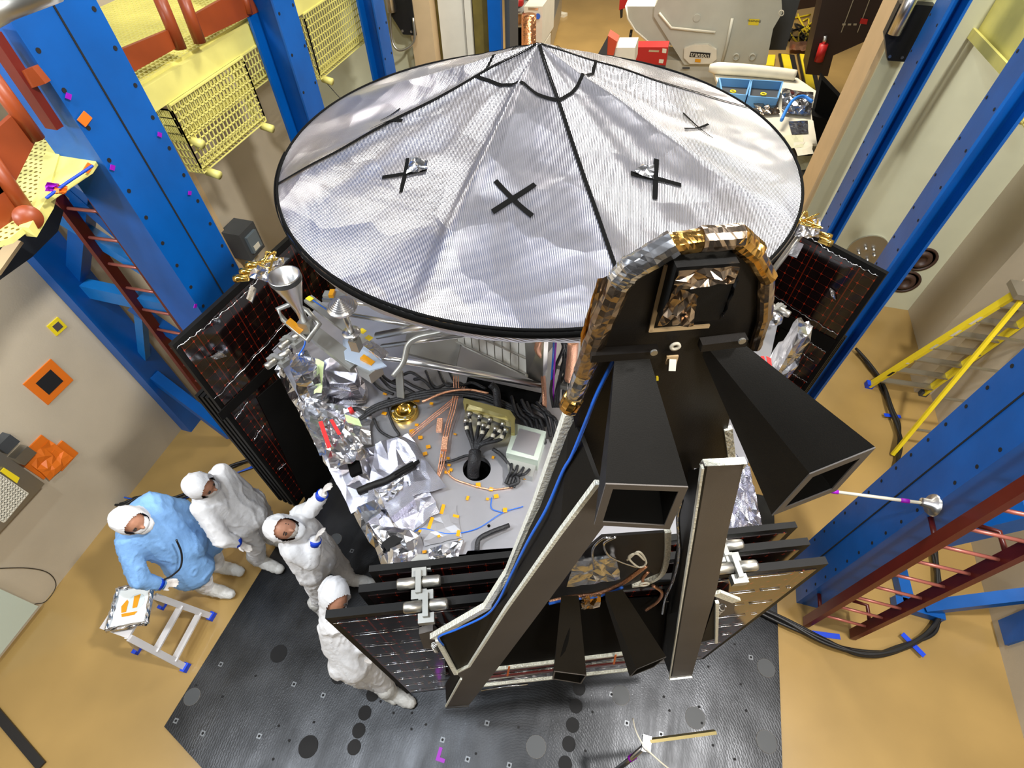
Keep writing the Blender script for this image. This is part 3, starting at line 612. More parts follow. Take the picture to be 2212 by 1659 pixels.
# right wing
RA = PZ(1915, 592, ZW); RBp = PZ(1740, 500, ZW); rd = (RBp-RA).normalized(); rin = Vector((-rd.y, rd.x, 0))
wr, d_, o_ = wing('right folded solar wing with red grid lines behind the black horns', RA, rd, 2.3, rin, 'in', math.atan2(rd.y, rd.x), [(0, ZW, 0, .035), (.06, 2.5, 0, .03), (.12, 2.48, 0, .03)])
def POn(px, py, A, nrm):
    r = Vector(ray(px, py)); o = Vector((0, 0, H)); return o+r*((Vector((A.x, A.y, 0)).dot(nrm)-o.dot(nrm))/r.dot(nrm))
def stripline(t, A, nrm, pts, seed, name='interconnect_strip'):
    rnd = random.Random(seed); q = [POn(x, y, A, nrm)+nrm*.012 for x, y in pts]; path = []
    for a, b_ in zip(q[:-1], q[1:]):
        for k in range(14): path.append(a.lerp(b_, k/14)+Z*rnd.uniform(-.008, .008))
    path.append(q[-1])
    MB().tube(path, [rnd.uniform(.001, .006) for _ in path], 5, m_foil).build(name, None, t)
for i, pts in enumerate([[(378, 752), (440, 705), (505, 652), (560, 600)], [(461, 862), (540, 780), (612, 700)], [(505, 905), (532, 868)], [(545, 950), (567, 918)], [(600, 1015), (615, 1000)], [(700, 600), (735, 575)]]): stripline(wl, LA, lin, pts, i+1)
for i, pts in enumerate([[(1745, 508), (1800, 545), (1850, 570), (1900, 595)], [(1662, 630), (1740, 680), (1812, 722)], [(1748, 735), (1785, 760)], [(1735, 763), (1760, 778)], [(1712, 805), (1745, 825)]]): stripline(wr, RA, rin, pts, i+20)
# black blank plates on the inner faces
def blank(t, A, nrm, pts, m=m_comp, name='blank_plate', th=.006):
    MB().prism([POn(x, y, A, nrm)+nrm*.006 for x, y in pts], nrm*th, m).build(name, None, t)
blank(wl, LA, lin, [(487, 915), (540, 862), (640, 1000), (600, 800), (690, 1115), (672, 1120)][:0] or [(553, 858), (632, 790), (738, 985), (698, 1062), (668, 1098)])
blank(wl, LA, lin, [(468, 893), (600, 765), (612, 785), (478, 908)])
blank(wl, LA, lin, [(640, 640), (700, 660), (735, 790), (650, 770)])
blank(wr, RA, rin, [(1690, 705), (1745, 735), (1700, 800), (1655, 770)])
blank(wr, RA, rin, [(1660, 655), (1808, 735), (1790, 760), (1655, 690)])
def flare(t, A, nrm, pts, seed, name='foil_patch'):
    b = MB(); q = [POn(x, y, A, nrm)+nrm*.012 for x, y in pts]; patch(b, q, 5, 4, .006, m_foil, seed); b.build(name, None, t)
flare(wl, LA, lin, [(450, 770), (470, 758), (488, 768), (462, 776)], 5)
flare(wr, RA, rin, [(1792, 618), (1806, 628), (1808, 648), (1798, 640)], 6)
# hinges
def hinge(parent, c, u, out, label=None):
    MB().lathe(c-u*.095, u, [(0, 0), (.022, 0), (.025, .01), (.025, .075), (.015, .08), (.015, .11), (.025, .115), (.025, .18), (.022, .19), (0, .19)], 20, m_alu2).build('spring_drum', None, parent)
    b = MB(); b.obox(c+Z*.0, u*.012, out*.05, Z*.025, m_hsplate); b.obox(c-out*.045-Z*.01, u*.032, out*.02, Z*.016, m_hsplate); b.obox(c+out*.05-Z*.02, u*.034, out*.02, Z*.02, m_hsplate)
    b.build('hinge_bracket', None, parent)
for (px, py, ex) in [(920, 1308, 0), (905, 1258, 0)]: hinge(wf, PZ(px, py, ZW+.03), fd, -fin)
for (px, py) in [(1590, 1225), (1560, 1180)]: hinge(wf, PZ(px, py, ZW+.03), fd, -fin)
b = MB(); b.prism([PZ(x, y, 3.12) for x, y in [(895, 1232), (890, 1215), (905, 1202), (925, 1202), (932, 1218), (932, 1235)]], (0, 0, .03), m_hsplate); b.build('hinge_plate', None, wf)
b = MB(); b.prism([PZ(x, y, 3.151) for x, y in [(898, 1230), (898, 1212), (908, 1212), (908, 1230)]], (0, 0, .002), m_kapton); b.build('kapton_tag', None, wf)
for (px, py, t_) in [(600, 775, wl), (628, 735, wl)]: hinge(t_, PZ(px, py, 2.95), (lin*.3+ld).normalized(), lin)
hinge(wr, PZ(1678, 667, 3.0), (rd+rin*.2).normalized(), rin)
# ---------------------------------------------------------------- dish
DC = Vector((-.594, 2.535, 4.24)); DR = 1.282
RIDG = [math.radians(a) for a in (-151, -93, -60, -15, 35, 80, 125, 168)]
from mathutils import noise as mnoise
def dish_h(x, y):
    dx = x-DC.x; dy = y-DC.y; r = min(math.hypot(dx, dy)/DR, 1.0); a = math.atan2(dy, dx)
    best = None; rs = sorted(RIDG); n = len(rs)
    for i in range(n):
        a0 = rs[i]; a1 = rs[(i+1) % n]+(2*math.pi if i == n-1 else 0); aa = a+(2*math.pi if a < a0 else 0)
        if a0 <= aa <= a1: s = (aa-a0)/(a1-a0); w_ = a1-a0; break
    sag = math.sin(math.pi*s)*(w_/.8)*.075*min(r*2.2, 1)*(1-r**3)
    h = .486*(1-r)**1.0
    wr_ = mnoise.noise(Vector((math.cos(a)*5.5, math.sin(a)*5.5, r*1.3)))*.022*min(r*1.1, 1)*(1-r**6)+mnoise.noise(Vector((x*4, y*4, 3.3)))*.010*(1-r**6)
    f1 = math.exp(-((a-math.radians(-99)-.05*r)/.045)**2)*.03*min(r*2, 1)*(1-r**8)
    return h-sag+wr_+f1
dish = thing('high_gain_antenna', 'huge round dish under a silver foil cover with black tape crosses', 'antenna', tuple(DC))
NR, NA = 70, 300; vs = []
for i in range(NR+1):
    r = DR*(i/NR)
    for k in range(NA):
        a = 2*math.pi*k/NA; x = DC.x+math.cos(a)*max(r, .004); y = DC.y+math.sin(a)*max(r, .004); vs.append((x, y, DC.z+dish_h(x, y)))
fs = [(i*NA+k, (i+1)*NA+k, (i+1)*NA+(k+1) % NA, i*NA+(k+1) % NA) for i in range(NR) for k in range(NA)]
MB().add(vs, fs, m_dish, True).build('foil_cover', None, dish)
b = MB(); NA2 = 180; prof = [(1.0, 0), (1.006, -.03), (1.0, -.065), (.98, -.09), (.95, -.12), (.88, -.17), (.7, -.33), (.3, -.45), (.05, -.48)]; vs = []
for (rr_, z) in prof:
    for k in range(NA2):
        a = 2*math.pi*k/NA2; q = 1+.010*mnoise.noise(Vector((math.cos(a)*9, math.sin(a)*9, z*14))); vs.append((DC.x+math.cos(a)*DR*rr_*q, DC.y+math.sin(a)*DR*rr_*q, DC.z+z))
b.add(vs, [(i*NA2+k, i*NA2+(k+1) % NA2, (i+1)*NA2+(k+1) % NA2, (i+1)*NA2+k) for i in range(len(prof)-1) for k in range(NA2)], m_dishside, True); b.build('foil_skirt', None, dish)
def circ(r, z, a0=0, a1=360, n=180): return [Vector((DC.x+math.cos(math.radians(a0+(a1-a0)*k/n))*r, DC.y+math.sin(math.radians(a0+(a1-a0)*k/n))*r, DC.z+z)) for k in range(n)]
MB().tube(circ(DR, .002), .007, 6, m_compd, closed=True).build('rim_piping', None, dish)
b = MB(); vs = []
for k in range(121):
    a = math.radians(-165+k*150/120); hgt = .022*math.sin(math.pi*k/120)**.5; r_ = DR*1.012
    vs += [(DC.x+math.cos(a)*r_, DC.y+math.sin(a)*r_, DC.z+.002), (DC.x+math.cos(a)*r_, DC.y+math.sin(a)*r_, DC.z-.005-hgt)]
b.add(vs, [(2*k, 2*k+1, 2*k+3, 2*k+2) for k in range(120)], m_compd, True); o = b.build('black_rim_band', None, dish)
md = o.modifiers.new('thick', 'SOLIDIFY'); md.thickness = .004
def tape_on_dish(pts, wd, name, n=24, lift=.004):
    b = MB(); P = []
    for a, b_ in zip(pts[:-1], pts[1:]):
        for k in range(n): P.append(Vector(a).lerp(Vector(b_), k/n))
    P.append(Vector(pts[-1])); vs = []
    for i, p in enumerate(P):
        d = (P[min(i+1, len(P)-1)]-P[max(i-1, 0)]); d.z = 0; d.normalize(); s = Vector((-d.y, d.x, 0))*wd/2
        for q in (p-s, p+s): vs.append((q.x, q.y, DC.z+dish_h(q.x, q.y)+lift))
    b.add(vs, [(2*i, 2*i+2, 2*i+3, 2*i+1) for i in range(len(P)-1)], m_compd, True); b.build(name, None, dish)
def dpix(px, py):
    r = ray(px, py); z = 4.5
    for _ in range(60):
        P = np.array([0, 0, H])+r*((z-H)/r[2]); z = .6*z+.4*(DC.z+dish_h(P[0], P[1]))
    return Vector(P)
def pol(r, a): a = math.radians(a); return Vector((DC.x+math.cos(a)*r, DC.y+math.sin(a)*r, 0))
for a in (-151, -60, 35, 125): tape_on_dish([pol(.01, a), pol(DR*.995, a)], .016, 'seam_tape', 60)
ring = [(-151, .29), (-96, .22), (-60, .31), (-30, .235), (15, .25), (35, .29), (80, .23), (125, .29), (168, .23), (209, .29)]
for (a0, r0), (a1, r1) in zip(ring[:-1], ring[1:]): tape_on_dish([pol(r0, a0), pol(r1, a1)], .014, 'ring_tape', 12)
for k, (A_, B_, C_, D_) in enumerate([((881, 343), (866, 417), (826, 385), (922, 368)), ((1070, 392), (1150, 468), (1156, 400), (1064, 460)), ((1418, 345), (1414, 432), (1362, 376), (1471, 402)), ((865, 235), (822, 262), (800, 280), (870, 262)), ((1475, 245), (1540, 300), (1478, 280), (1530, 270))]):
    w_ = [.018, .022, .022, .012, .012][k]
    tape_on_dish([dpix(*A_), dpix(*B_)], w_, 'tape_cross_arm'); tape_on_dish([dpix(*C_), dpix(*D_)], w_, 'tape_cross_arm', lift=.005)
for (pp) in [[(890, 345), (925, 352), (922, 372), (878, 380)], [(1368, 377), (1385, 360), (1412, 362), (1410, 392)]]:
    b = MB(); q = [dpix(*p)+Z*.012 for p in pp]; patch(b, q, 5, 4, .008, m_foil, 3); b.build('torn_foil_flap', None, dish)
# ---------------------------------------------------------------- body
ZD = 2.8
body = thing('spacecraft_body', 'hexagonal spacecraft body with shiny deck, foil blankets and cable harness under the dish', 'spacecraft', (SC.x, SC.y, ZD))
HX = [SC+Vector((math.cos(math.radians(a)), math.sin(math.radians(a)), 0))*1.88 for a in (-159.5, -99.5, -39.5, 20.5, 80.5, 140.5)]
def D(px, py, h=0.0): return PZ(px, py, ZD+h)
hc = D(1030, 1012); hr = .085; N = 48          # deck with a round hole
vs = []; angs = [2*math.pi*k/N for k in range(N)]
def hexhit(a):
    d = Vector((math.cos(a), math.sin(a), 0)); best = 9
    for i in range(6):
        p = HX[i]; e = HX[(i+1) % 6]-p; den = d.x*e.y-d.y*e.x
        if abs(den) < 1e-9: continue
        q = p-hc; s = (q.x*e.y-q.y*e.x)/den; u = (q.x*d.y-q.y*d.x)/den
        if s > 0 and -1e-6 <= u <= 1+1e-6: best = min(best, s)
    return Vector((hc.x, hc.y, 0))+d*best
aa = sorted(angs+[math.atan2((h_-hc).y, (h_-hc).x) % (2*math.pi) for h_ in HX]); n = len(aa)
for a in aa: p = hexhit(a); vs += [(p.x, p.y, ZD), (hc.x+math.cos(a)*hr, hc.y+math.sin(a)*hr, ZD), (hc.x+math.cos(a)*hr, hc.y+math.sin(a)*hr, ZD-.05)]
fs = []
for i in range(n): j = (i+1) % n; fs += [(3*i, 3*j, 3*j+1, 3*i+1), (3*i+1, 3*j+1, 3*j+2, 3*i+2)]
MB().add(vs, fs, m_deck).build('upper_deck', None, body)
MB().lathe(hc-Z*.5, (0, 0, 1), [(0, 0), (hr*1.3, 0), (hr*1.3, .46)], 24, m_compd).build('centre_tube', None, body)
for i in range(6):
    a = HX[i]; c = HX[(i+1) % 6]; b = MB(); e = (c-a).normalized(); nrm = Vector((e.y, -e.x, 0))
    if i in (0, 5, 2): patch(b, [a+Z*ZD, c+Z*ZD, c+Z*1.35, a+Z*1.35], 12, 9, .02, m_foil, i+3, up=nrm)
    else: b.prism([a+Z*ZD, c+Z*ZD, c+Z*1.35, a+Z*1.35], -nrm*.01, m_comp)
    b.build('side_panel', None, body)
MB().prism([h_*.93+SC*.07+Z*1.3 for h_ in HX], (0, 0, .06), m_alu2).build('lower_deck', None, body)
t = thing('support_stand', 'dark round stand under the spacecraft body on the steel plate', 'stand', (SC.x, SC.y, .02))
MB().lathe((SC.x, SC.y, .02), (0, 0, 1), [(0, 0), (1.15, 0), (1.15, .12), (.9, .16), (.75, 1.28), (0, 1.28)], 32, m_dgrey).build('pedestal', None, t)
# foil blankets on the deck
def blk(name, pts, h, nx, ny, amp, m, seed, hs=None):
    b = MB(); q = [D(x, y, (hs[i] if hs else h)) for i, (x, y) in enumerate(pts)]; patch(b, q, nx, ny, amp, m, seed, up=Z); return b.build(name, None, body)
blk('foil_blanket', [(640, 865), (800, 880), (800, 960), (690, 985)], 0, 8, 6, .018, m_foil, 1, hs=[.12, .05, .04, .1])
blk('foil_blanket', [(690, 975), (830, 965), (900, 1010), (760, 1110)], .03, 7, 6, .010, m_foilr, 2)
blk('ribbed_blanket', [(810, 960), (880, 935), (965, 1050), (790, 1110)], .05, 6, 5, .007, m_foilr, 3)
blk('ribbed_blanket', [(760, 1080), (920, 1050), (950, 1105), (830, 1185)], .04, 6, 5, .007, m_foilr, 4)
blk('foil_blanket', [(800, 1130), (905, 1150), (898, 1205), (858, 1262)], .08, 6, 6, .016, m_foil, 5)
blk('foil_blanket', [(925, 1185), (1000, 1165), (985, 1225), (932, 1238)], .05, 7, 6, .012, m_foil, 6)
blk('clear_film', [(900, 1120), (985, 1090), (1000, 1160), (915, 1180)], .01, 5, 5, .003, m_deck, 7)
# crumpled edge strip hanging over the left edge
a = HX[0]+Z*ZD; c = HX[1]+Z*ZD; e = (c-a).normalized(); nr = Vector((e.y, -e.x, 0))
for k in range(4):
    b = MB(); p0 = a.lerp(c, k/4); p1 = a.lerp(c, (k+1)/4+.02)
    patch(b, [p0-nr*.12+Z*.06, p1-nr*.12+Z*.05, p1+nr*.05-Z*.2, p0+nr*.05-Z*.18], 10, 5, .03, m_foil, 20+k); b.build('edge_foil', None, body)
# tall foil wrapped thruster tower behind left, with green tape
def bagtower(parent, pts, h0, h1, seed, name='foil_bag', m=m_foil, shrink=.75):
    b = MB(); rnd = random.Random(seed); n = 14; L = 7; c0 = sum((D(x, y, h0) for x, y in pts), Vector())/len(pts); vs = []
    base = [D(x, y, h0) for x, y in pts]
    for j in range(L+1):
        f = j/L; k_ = 1-(1-shrink)*f**2
        for i in range(n):
            s = i/n*len(base); p = base[int(s) % len(base)].lerp(base[(int(s)+1) % len(base)], s-int(s))
            q = c0+(p-c0)*k_*(1+rnd.uniform(-.13, .13)); q.z = ZD+h0+(h1-h0)*f+rnd.uniform(-.02, .02); vs.append(q)
    fs = [(j*n+i, j*n+(i+1) % n, (j+1)*n+(i+1) % n, (j+1)*n+i) for j in range(L) for i in range(n)]+[tuple(L*n+i for i in range(n))]
    tri = []
    for f_ in fs[:-1]: tri += [(f_[0], f_[1], f_[2]), (f_[0], f_[2], f_[3])] if rnd.random() < .5 else [(f_[0], f_[1], f_[3]), (f_[1], f_[2], f_[3])]
    b.add(vs, tri+[fs[-1]], m); return b.build(name, None, parent)
bagtower(body, [(650, 830), (700, 825), (730, 850), (720, 890), (665, 895)], 0, .35, 11)
bagtower(body, [(700, 815), (775, 810), (800, 850), (790, 880), (715, 880)], 0, .22, 12, m=m_foilr)
b = MB(); patch(b, [D(682, 775, .36), D(700, 782, .36), D(694, 850, .2), D(678, 850, .2)], 3, 5, .008, m_green, 3); b.build('green_tape', None, body)
b = MB(); patch(b, [D(745, 895, .1), D(775, 905, .08), D(782, 922, .06), D(750, 912, .08)], 3, 3, .006, m_green, 4); b.build('green_tape', None, body)
# clear bags with red tags
blk('clear_bag', [(685, 900), (745, 905), (800, 985), (715, 1015)], 0, 8, 8, .035, m_foil, 31, hs=[.2, .12, .1, .16])
for q in ([(688, 912), (697, 910), (716, 965), (708, 970)], [(712, 908), (719, 906), (738, 938), (730, 940)]):
    MB().prism([D(x, y, .21) for x, y in q], (0, 0, .004), m_redtag).build('red_tag', None, body)
# raised foil boxes
def dbox(name, pts, h0, h1, m, parent=body): return MB().prism([D(x, y, h1) for x, y in pts], (0, 0, h0-h1), m).build(name, None, parent)
dbox('foil_box', [(815, 1058), (878, 1040), (895, 1078), (843, 1118)], 0, .12, m_foilr)
b = MB(); patch(b, [D(815, 1058, .122), D(872, 1030, .122), D(870, 1060, .13), D(835, 1085, .124)], 6, 6, .012, m_foil, 41); b.build('loose_foil', None, body)
dbox('foil_box', [(770, 1095), (808, 1080), (825, 1105), (790, 1130)], 0, .09, m_foil)
def cable(parent, pts, r, m, name='cable', n=6, h=.0, seg=8, jit=0, seed=1):
    rnd = random.Random(seed); q = [D(x, y, (hh[0] if hh else h)+rnd.uniform(-jit, jit)) for x, y, *hh in pts]
    return MB().tube(smooth_path(q, n), r, seg, m).build(name, None, parent)
cable(body, [(773, 1062, .05), (805, 1048, .06), (835, 1038, .06), (862, 1022, .07), (895, 1003, .07)], .022, m_comp, 'baffle_tube')
MB().obox(D(880, 1012, .08), (D(900, 1000, .08)-D(860, 1022, .08))/2, Vector((.01, .02, 0)), Z*.02, m_comp).build('baffle_box', None, body)
MB().bar(D(832, 1185, .06), D(866, 1160, .06), .055, .05, m=m_comp).build('black_tube', None, body)
MB().bar(D(755, 1015, .08), D(778, 1005, .09), .1, .03, m=m_compd).build('black_fitting', None, body)
# gold ring
g = D(875, 893, .0); MB().lathe(g, (0, 0, 1), [(0, .004), (.035, .004), (.045, .04), (.05, .045), (.085, .045), (.09, .035), (.09, 0)], 32, m_gold).build('gold_ring', None, body)
for k in range(4): a_ = k*math.pi/2+.5; MB().disc(g+Vector((math.cos(a_)*.07, math.sin(a_)*.07, .045)), Z, .009, .006, 10, m_hsplate).build('ring_bolt', None, body)
# connector bracket
cb = [D(1000, 868, .1), D(1010, 866, .1), D(1095, 898, .1), D(1112, 910, .1), D(1110, 935, .1), D(1100, 955, .1)]
b = MB(); up1 = [D(1003, 885, .02), D(1000, 868, .14), D(1100, 895, .14), D(1112, 912, .14), D(1108, 925, .02)]; b.prism([up1[0], up1[1], up1[2], up1[3], up1[4]], (D(1003, 875, .02)-D(1000, 885, .02)).normalized()*.03, m_brass2); b.build('connector_bracket', None, body)
MB().prism([D(1000, 868, .15), D(1010, 862, .15), D(1095, 888, .15), D(1112, 905, .15), D(1112, 935, .15), D(1104, 935, .15), D(1104, 910, .15), D(1092, 897, .15), D(1008, 872, .15), D(1005, 885, .15)], (0, 0, -.04), m_brass2).build('bracket_rim', None, body)
for i, (sx, sy) in enumerate([(1016, 890), (1038, 896), (1060, 903), (1088, 912), (1008, 905), (1046, 915), (1072, 922), (1094, 925)]):
    MB().tube([D(sx, sy, .12), D(sx-2, sy+7, .10)], .017, 10, m_alu2).build('connector', None, body)
    cable(body, [(sx-2, sy+6, .10), (sx-3+(1030-sx)*.15, sy+24, .09), (1028+(sx-1045)*.2, 962, .08), (1026+(sx-1045)*.08, 985, .05), (1024+(sx-1045)*.05, 1010, -.02)], .012, m_hbar, 'connector_cable')
    MB().tube([D(sx-2+(1030-sx)*.1, sy+16, .1), D(sx-2+(1030-sx)*.14, sy+23, .095)], .0135, 8, m_white).build('cable_label', None, body)
cable(body, [(1026, 975, .07), (1025, 995, .06), (1022, 1015, .0), (1022, 1030, -.04)], .038, m_hbar, 'cable_trunk')
# boxes right of it
bx = dbox('electronics_box', [(1113, 915), (1180, 932), (1162, 995), (1093, 978)], 0, .12, m_greenbox)
MB().prism([D(x, y, .122) for x, y in [(1122, 926), (1168, 938), (1153, 985), (1105, 972)]], (0, 0, .003), m_deck).build('mirror_tile', None, bx)
bx = dbox('connector_box', [(1094, 982), (1160, 998), (1150, 1030), (1098, 1018)], 0, .06, m_hsplate)
for k in range(4): cable(body, [(1105+k*13, 1002+k*4, .07), (1104+k*10, 1018+k*2, .08), (1098+k*7, 1030, .04), (1092+k*6, 1045+k*3, .02)], .009, m_hbar, 'box_cable')
# harnesses
for k in range(3):
    o = k*5-5
    cable(body, [(775, 905+o, .05), (810, 882+o, .06), (850, 868+o, .07), (900, 855+o, .08), (950, 848+o, .08), (1000, 848+o, .08), (1050, 858+o, .07), (1100, 880+o, .05), (1150, 900+o, .04), (1180, 915+o, .03)], .012, m_hbar, 'main_harness')
cable(body, [(840, 860, .05), (838, 885, .05), (850, 920, .03), (862, 940, .02), (848, 946, .02), (820, 930, .03), (808, 905, .04)], .009, m_hbar, 'looped_cable')
cable(body, [(790, 895, .05), (770, 885, .06), (758, 888, .07)], .02, m_hbar, 'capped_connector'); MB().tube([D(762, 884, .08), D(754, 888, .08)], .022, 10, m_redtag).build('red_cap', None, body)
for k in range(9):
    r_ = random.Random(90+k); x0 = 770+k*25
    cable(body, [(x0, 800+r_.uniform(-15, 30), .03), (x0+20, 825+r_.uniform(-25, 15), .06), (x0+50, 835+r_.uniform(-20, 15), .05), (x0+80, 850+r_.uniform(-10, 10), .04)], .011, m_hbar, 'side_harness')
for k in range(7):
    r_ = random.Random(190+k); x0 = 1105+k*11
    cable(body, [(x0, 870+r_.uniform(-15, 10), .04), (x0+12, 890+r_.uniform(-8, 8), .08), (x0+30, 905+r_.uniform(-8, 8), .06), (x0+40, 940+r_.uniform(-8, 20), .04)], .012, m_hbar, 'side_harness')
for k in range(3):
    o = (k-1)*5
    cable(body, [(985+o, 812, .1), (985+o, 850, .08), (978+o, 885, .06), (968+o, 920, .05), (960+o, 960, .05), (954+o, 1000, .04), (946+o*.5, 1030, .03)], .004, m_copper, 'copper_harness')
    cable(body, [(1000+o, 835, .08), (975, 868+o, .06), (930, 905+o, .05), (885, 942+o, .04), (845, 978+o, .04)], .0035, m_copper, 'copper_harness')
for (x, y) in [(951, 905), (962, 945)]: MB().bar(D(x, y, .06), D(x-3, y+28, .06), .035, .02, m=m_copper).build('braid_sleeve', None, body)
cable(body, [(912, 868, .1), (960, 848, .1), (1010, 842, .1), (1055, 850, .09)], .008, m_copper, 'copper_wire')
cable(body, [(945, 1035, .02), (900, 1055, .03), (860, 1080, .04), (850, 1090, .04)], .006, m_copper, 'copper_wire')
cable(body, [(955, 1000, .01), (975, 1030, .01), (1010, 1045, .01), (1060, 1057, .01), (1110, 1052, .01)], .005, m_copper, 'copper_wire')
cable(body, [(950, 1000, .02), (975, 996, .03), (1005, 985, .04), (1018, 985, .05)], .009, m_hbar, 'black_cable')
cable(body, [(1100, 1050, .02), (1120, 1040, .04), (1108, 1015, .05), (1085, 985, .05), (1065, 970, .05)], .012, m_hbar, 'black_cable')
cable(body, [(1030, 1190, .03), (1035, 1165, .05), (1060, 1150, .05), (1100, 1135, .04)], .014, m_hbar, 'black_cable')
cable(body, [(888, 1152, .01), (915, 1142, .01), (970, 1153, .008), (1030, 1142, .008), (1085, 1108, .01), (1130, 1094, .01)], .003, m_blueC, 'blue_wire')
cable(body, [(1062, 1075, .008), (1062, 1098, .008), (1085, 1107, .008)], .003, m_blueC, 'blue_wire')
for (x, y, w_, hh, a_) in [(956, 1100, 5, 15, .1), (930, 1130, 5, 18, .05), (990, 1152, 5, 9, .1), (1033, 1048, 7, 8, .4), (1061, 1057, 6, 6, 0), (1072, 1072, 7, 6, .5), (1053, 1078, 4, 4, 0), (1010, 1076, 4, 7, 0), (985, 1115, 9, 4, 0), (1091, 1102, 6, 7, .3),
      (917, 1192, 6, 4, .5), (948, 1158, 4, 4, .6), (995, 1168, 6, 4, 0), (907, 1147, 4, 4, 0), (966, 1020, 8, 5, .3), (974, 1015, 5, 5, 0), (955, 985, 4, 6, .2), (968, 990, 5, 4, 0), (970, 1005, 5, 4, 0), (918, 980, 7, 6, .6), (900, 866, 10, 5, .1), (932, 872, 6, 5, 0),
      (890, 932, 8, 8, .5), (900, 918, 6, 5, .2), (868, 945, 4, 4, 0), (908, 945, 7, 6, .4), (925, 965, 7, 6, .6), (983, 938, 5, 3, 0), (1065, 988, 4, 5, 0), (1135, 1032, 6, 6, .3), (830, 893, 8, 6, 0), (806, 884, 6, 5, 0), (832, 850, 7, 6, 0)]:
    c = D(x, y, .011); s = 1/510; q = [Vector((math.cos(a_)*i*w_*s-math.sin(a_)*j*hh*s, math.sin(a_)*i*w_*s+math.cos(a_)*j*hh*s, 0))+c for i, j in ((-1, -1), (1, -1), (1, 1), (-1, 1))]
    MB().prism(q, (0, 0, .002), m_kapton).build('kapton_tape', None, body)
for (x, y) in [(953, 1139), (965, 1117), (1056, 1136)]: MB().disc(D(x, y, .001), Z, .009, .002, 10, m_compd).build('deck_hole', None, body)
# edge bracket and black side trough at the front edge
MB().prism([D(x, y, .0) for x, y in [(990, 1228), (1010, 1190), (1080, 1185), (1160, 1180), (1130, 1260), (1010, 1262)]], (0, 0, -.05), m_comp).build('black_trough', None, body)
# vault with louvres
v0 = D(990, 775, .05); vz = ZD
vb = PZ(1140, 832, ZD); va = PZ(985, 775, ZD+.12)
b = MB(); LP = [PZ(992, 742, 3.0), PZ(1140, 812, 3.0)]
e = (LP[1]-LP[0]); e.z = 0; L = e.length; e.normalize(); nn = Vector((e.y, -e.x, 0)); base = Vector((LP[0].x, LP[0].y, 3.0)); 
if nn.dot(Vector((0, -1, 0))) < 0: nn = -nn
MB().obox(base+e*L/2-nn*.25+Z*.22, e*L/2, nn*.24, Z*.25, m_alu2).build('electronics_vault', None, body)
lv = MB().obox(base+e*L/2+Z*.21, e*L/2, nn*.006, Z*.22, m_louv).build('louvre_frame', None, body)
for k in range(9):
    c = base+e*(L*(k+.5)/9)+nn*.012+Z*.22; MB().obox(c, (e*.99+nn*.1).normalized()*L/9*.47, nn*.002, Z*.21, m_louv).build('louvre_blade', None, lv)
for z_ in (.05, .2, .38): MB().bar(base+nn*.03+Z*z_, base+e*L+nn*.03+Z*z_, .01, .008, m=m_alu2).build('louvre_rail', None, lv)
MB().prism([PZ(1132, 715, 3.6), PZ(1176, 715, 3.6), PZ(1172, 830, 2.95), PZ(1138, 815, 2.97)], (.02, .02, 0), m_alu2).build('vault_side', None, body)
for (pts, r, m, nm) in [([(1165, 735, .75), (1160, 755, .6), (1172, 775, .45), (1172, 800, .3), (1175, 840, .15), (1176, 880, .05)], .016, m_copper, 'copper_braid'),
     ([(1197, 725, .75), (1195, 770, .5), (1192, 810, .3), (1190, 860, .1)], .006, m_blueC, 'blue_wire'), ([(1202, 730, .75), (1199, 770, .5), (1196, 830, .25), (1196, 870, .1)], .005, m_purple, 'violet_wire'),
     ([(1238, 735, .8), (1236, 770, .6), (1230, 820, .4)], .03, m_copper, 'copper_sheet')]: cable(body, pts, r, m, nm)
for k in range(8):
    r_ = random.Random(300+k); x0 = 1205+k*4
    cable(body, [(x0, 725+k*3, .7), (x0+10+r_.uniform(-9, 9), 750, .5), (x0+r_.uniform(-12, 12), 790, .35), (x0-6+r_.uniform(-9, 9), 840, .2), (x0-10, 880, .1)], .010, m_hbar, 'upright_harness')
for k in range(5): MB().obox(D(1208+k*5, 790+k*22, .22), (.02, 0, 0), (0, .015, 0), Z*.02, m_alu2).build('connector_block', None, body)
# dish struts
def P3(px, py, z): return PZ(px, py, z)
for (a_, b_, r) in [((868, 778, 3.35), (1168, 832, 2.95), .022), ((700, 647, 3.45), (850, 662, 3.6), .016), ((755, 680, 3.4), (920, 708, 3.5), .013), ((815, 725, 3.35), (1000, 690, 3.7), .022), ((825, 748, 3.3), (1015, 722, 3.6), .014), ((770, 765, 3.1), (870, 780, 3.3), .014)]:
    MB().tube([P3(*a_), P3(*b_)], r, 14, m_alu).build('strut_tube', None, body)
MB().tube(smooth_path([P3(850, 812, 3.35), P3(872, 782, 3.42), P3(882, 745, 3.5), P3(905, 728, 3.55), P3(950, 718, 3.6), P3(1000, 704, 3.66)], 8), .020, 4, m_hsplate).build('curved_bracket', None, body)
MB().bar(P3(700, 636, 3.5), P3(775, 640, 3.5), .05, .02, m=m_hsplate).build('flat_bracket', None, body)
for x in (712, 750): MB().bar(P3(x, 634, 3.52), P3(x+10, 634, 3.52), .052, .022, m=m_kapton).build('kapton_band', None, body)
MB().bar(P3(862, 800, 3.1), P3(866, 858, 2.9), .05, .012, m=m_hsplate).build('strap', None, body)
MB().prism([PZ(x, y, 3.02) for x, y in [(885, 690), (1000, 720), (985, 790), (870, 760)]], (0, 0, -.02), m_hsplate).build('inner_plate', None, body)
MB().prism([PZ(x, y, 2.83) for x, y in [(1010, 815), (1170, 850), (1160, 880), (1000, 860)]], (0, 0, .004), m_compd).build('recess_shade', None, body)  # thin flat black sheet painted in as the shade below the vault
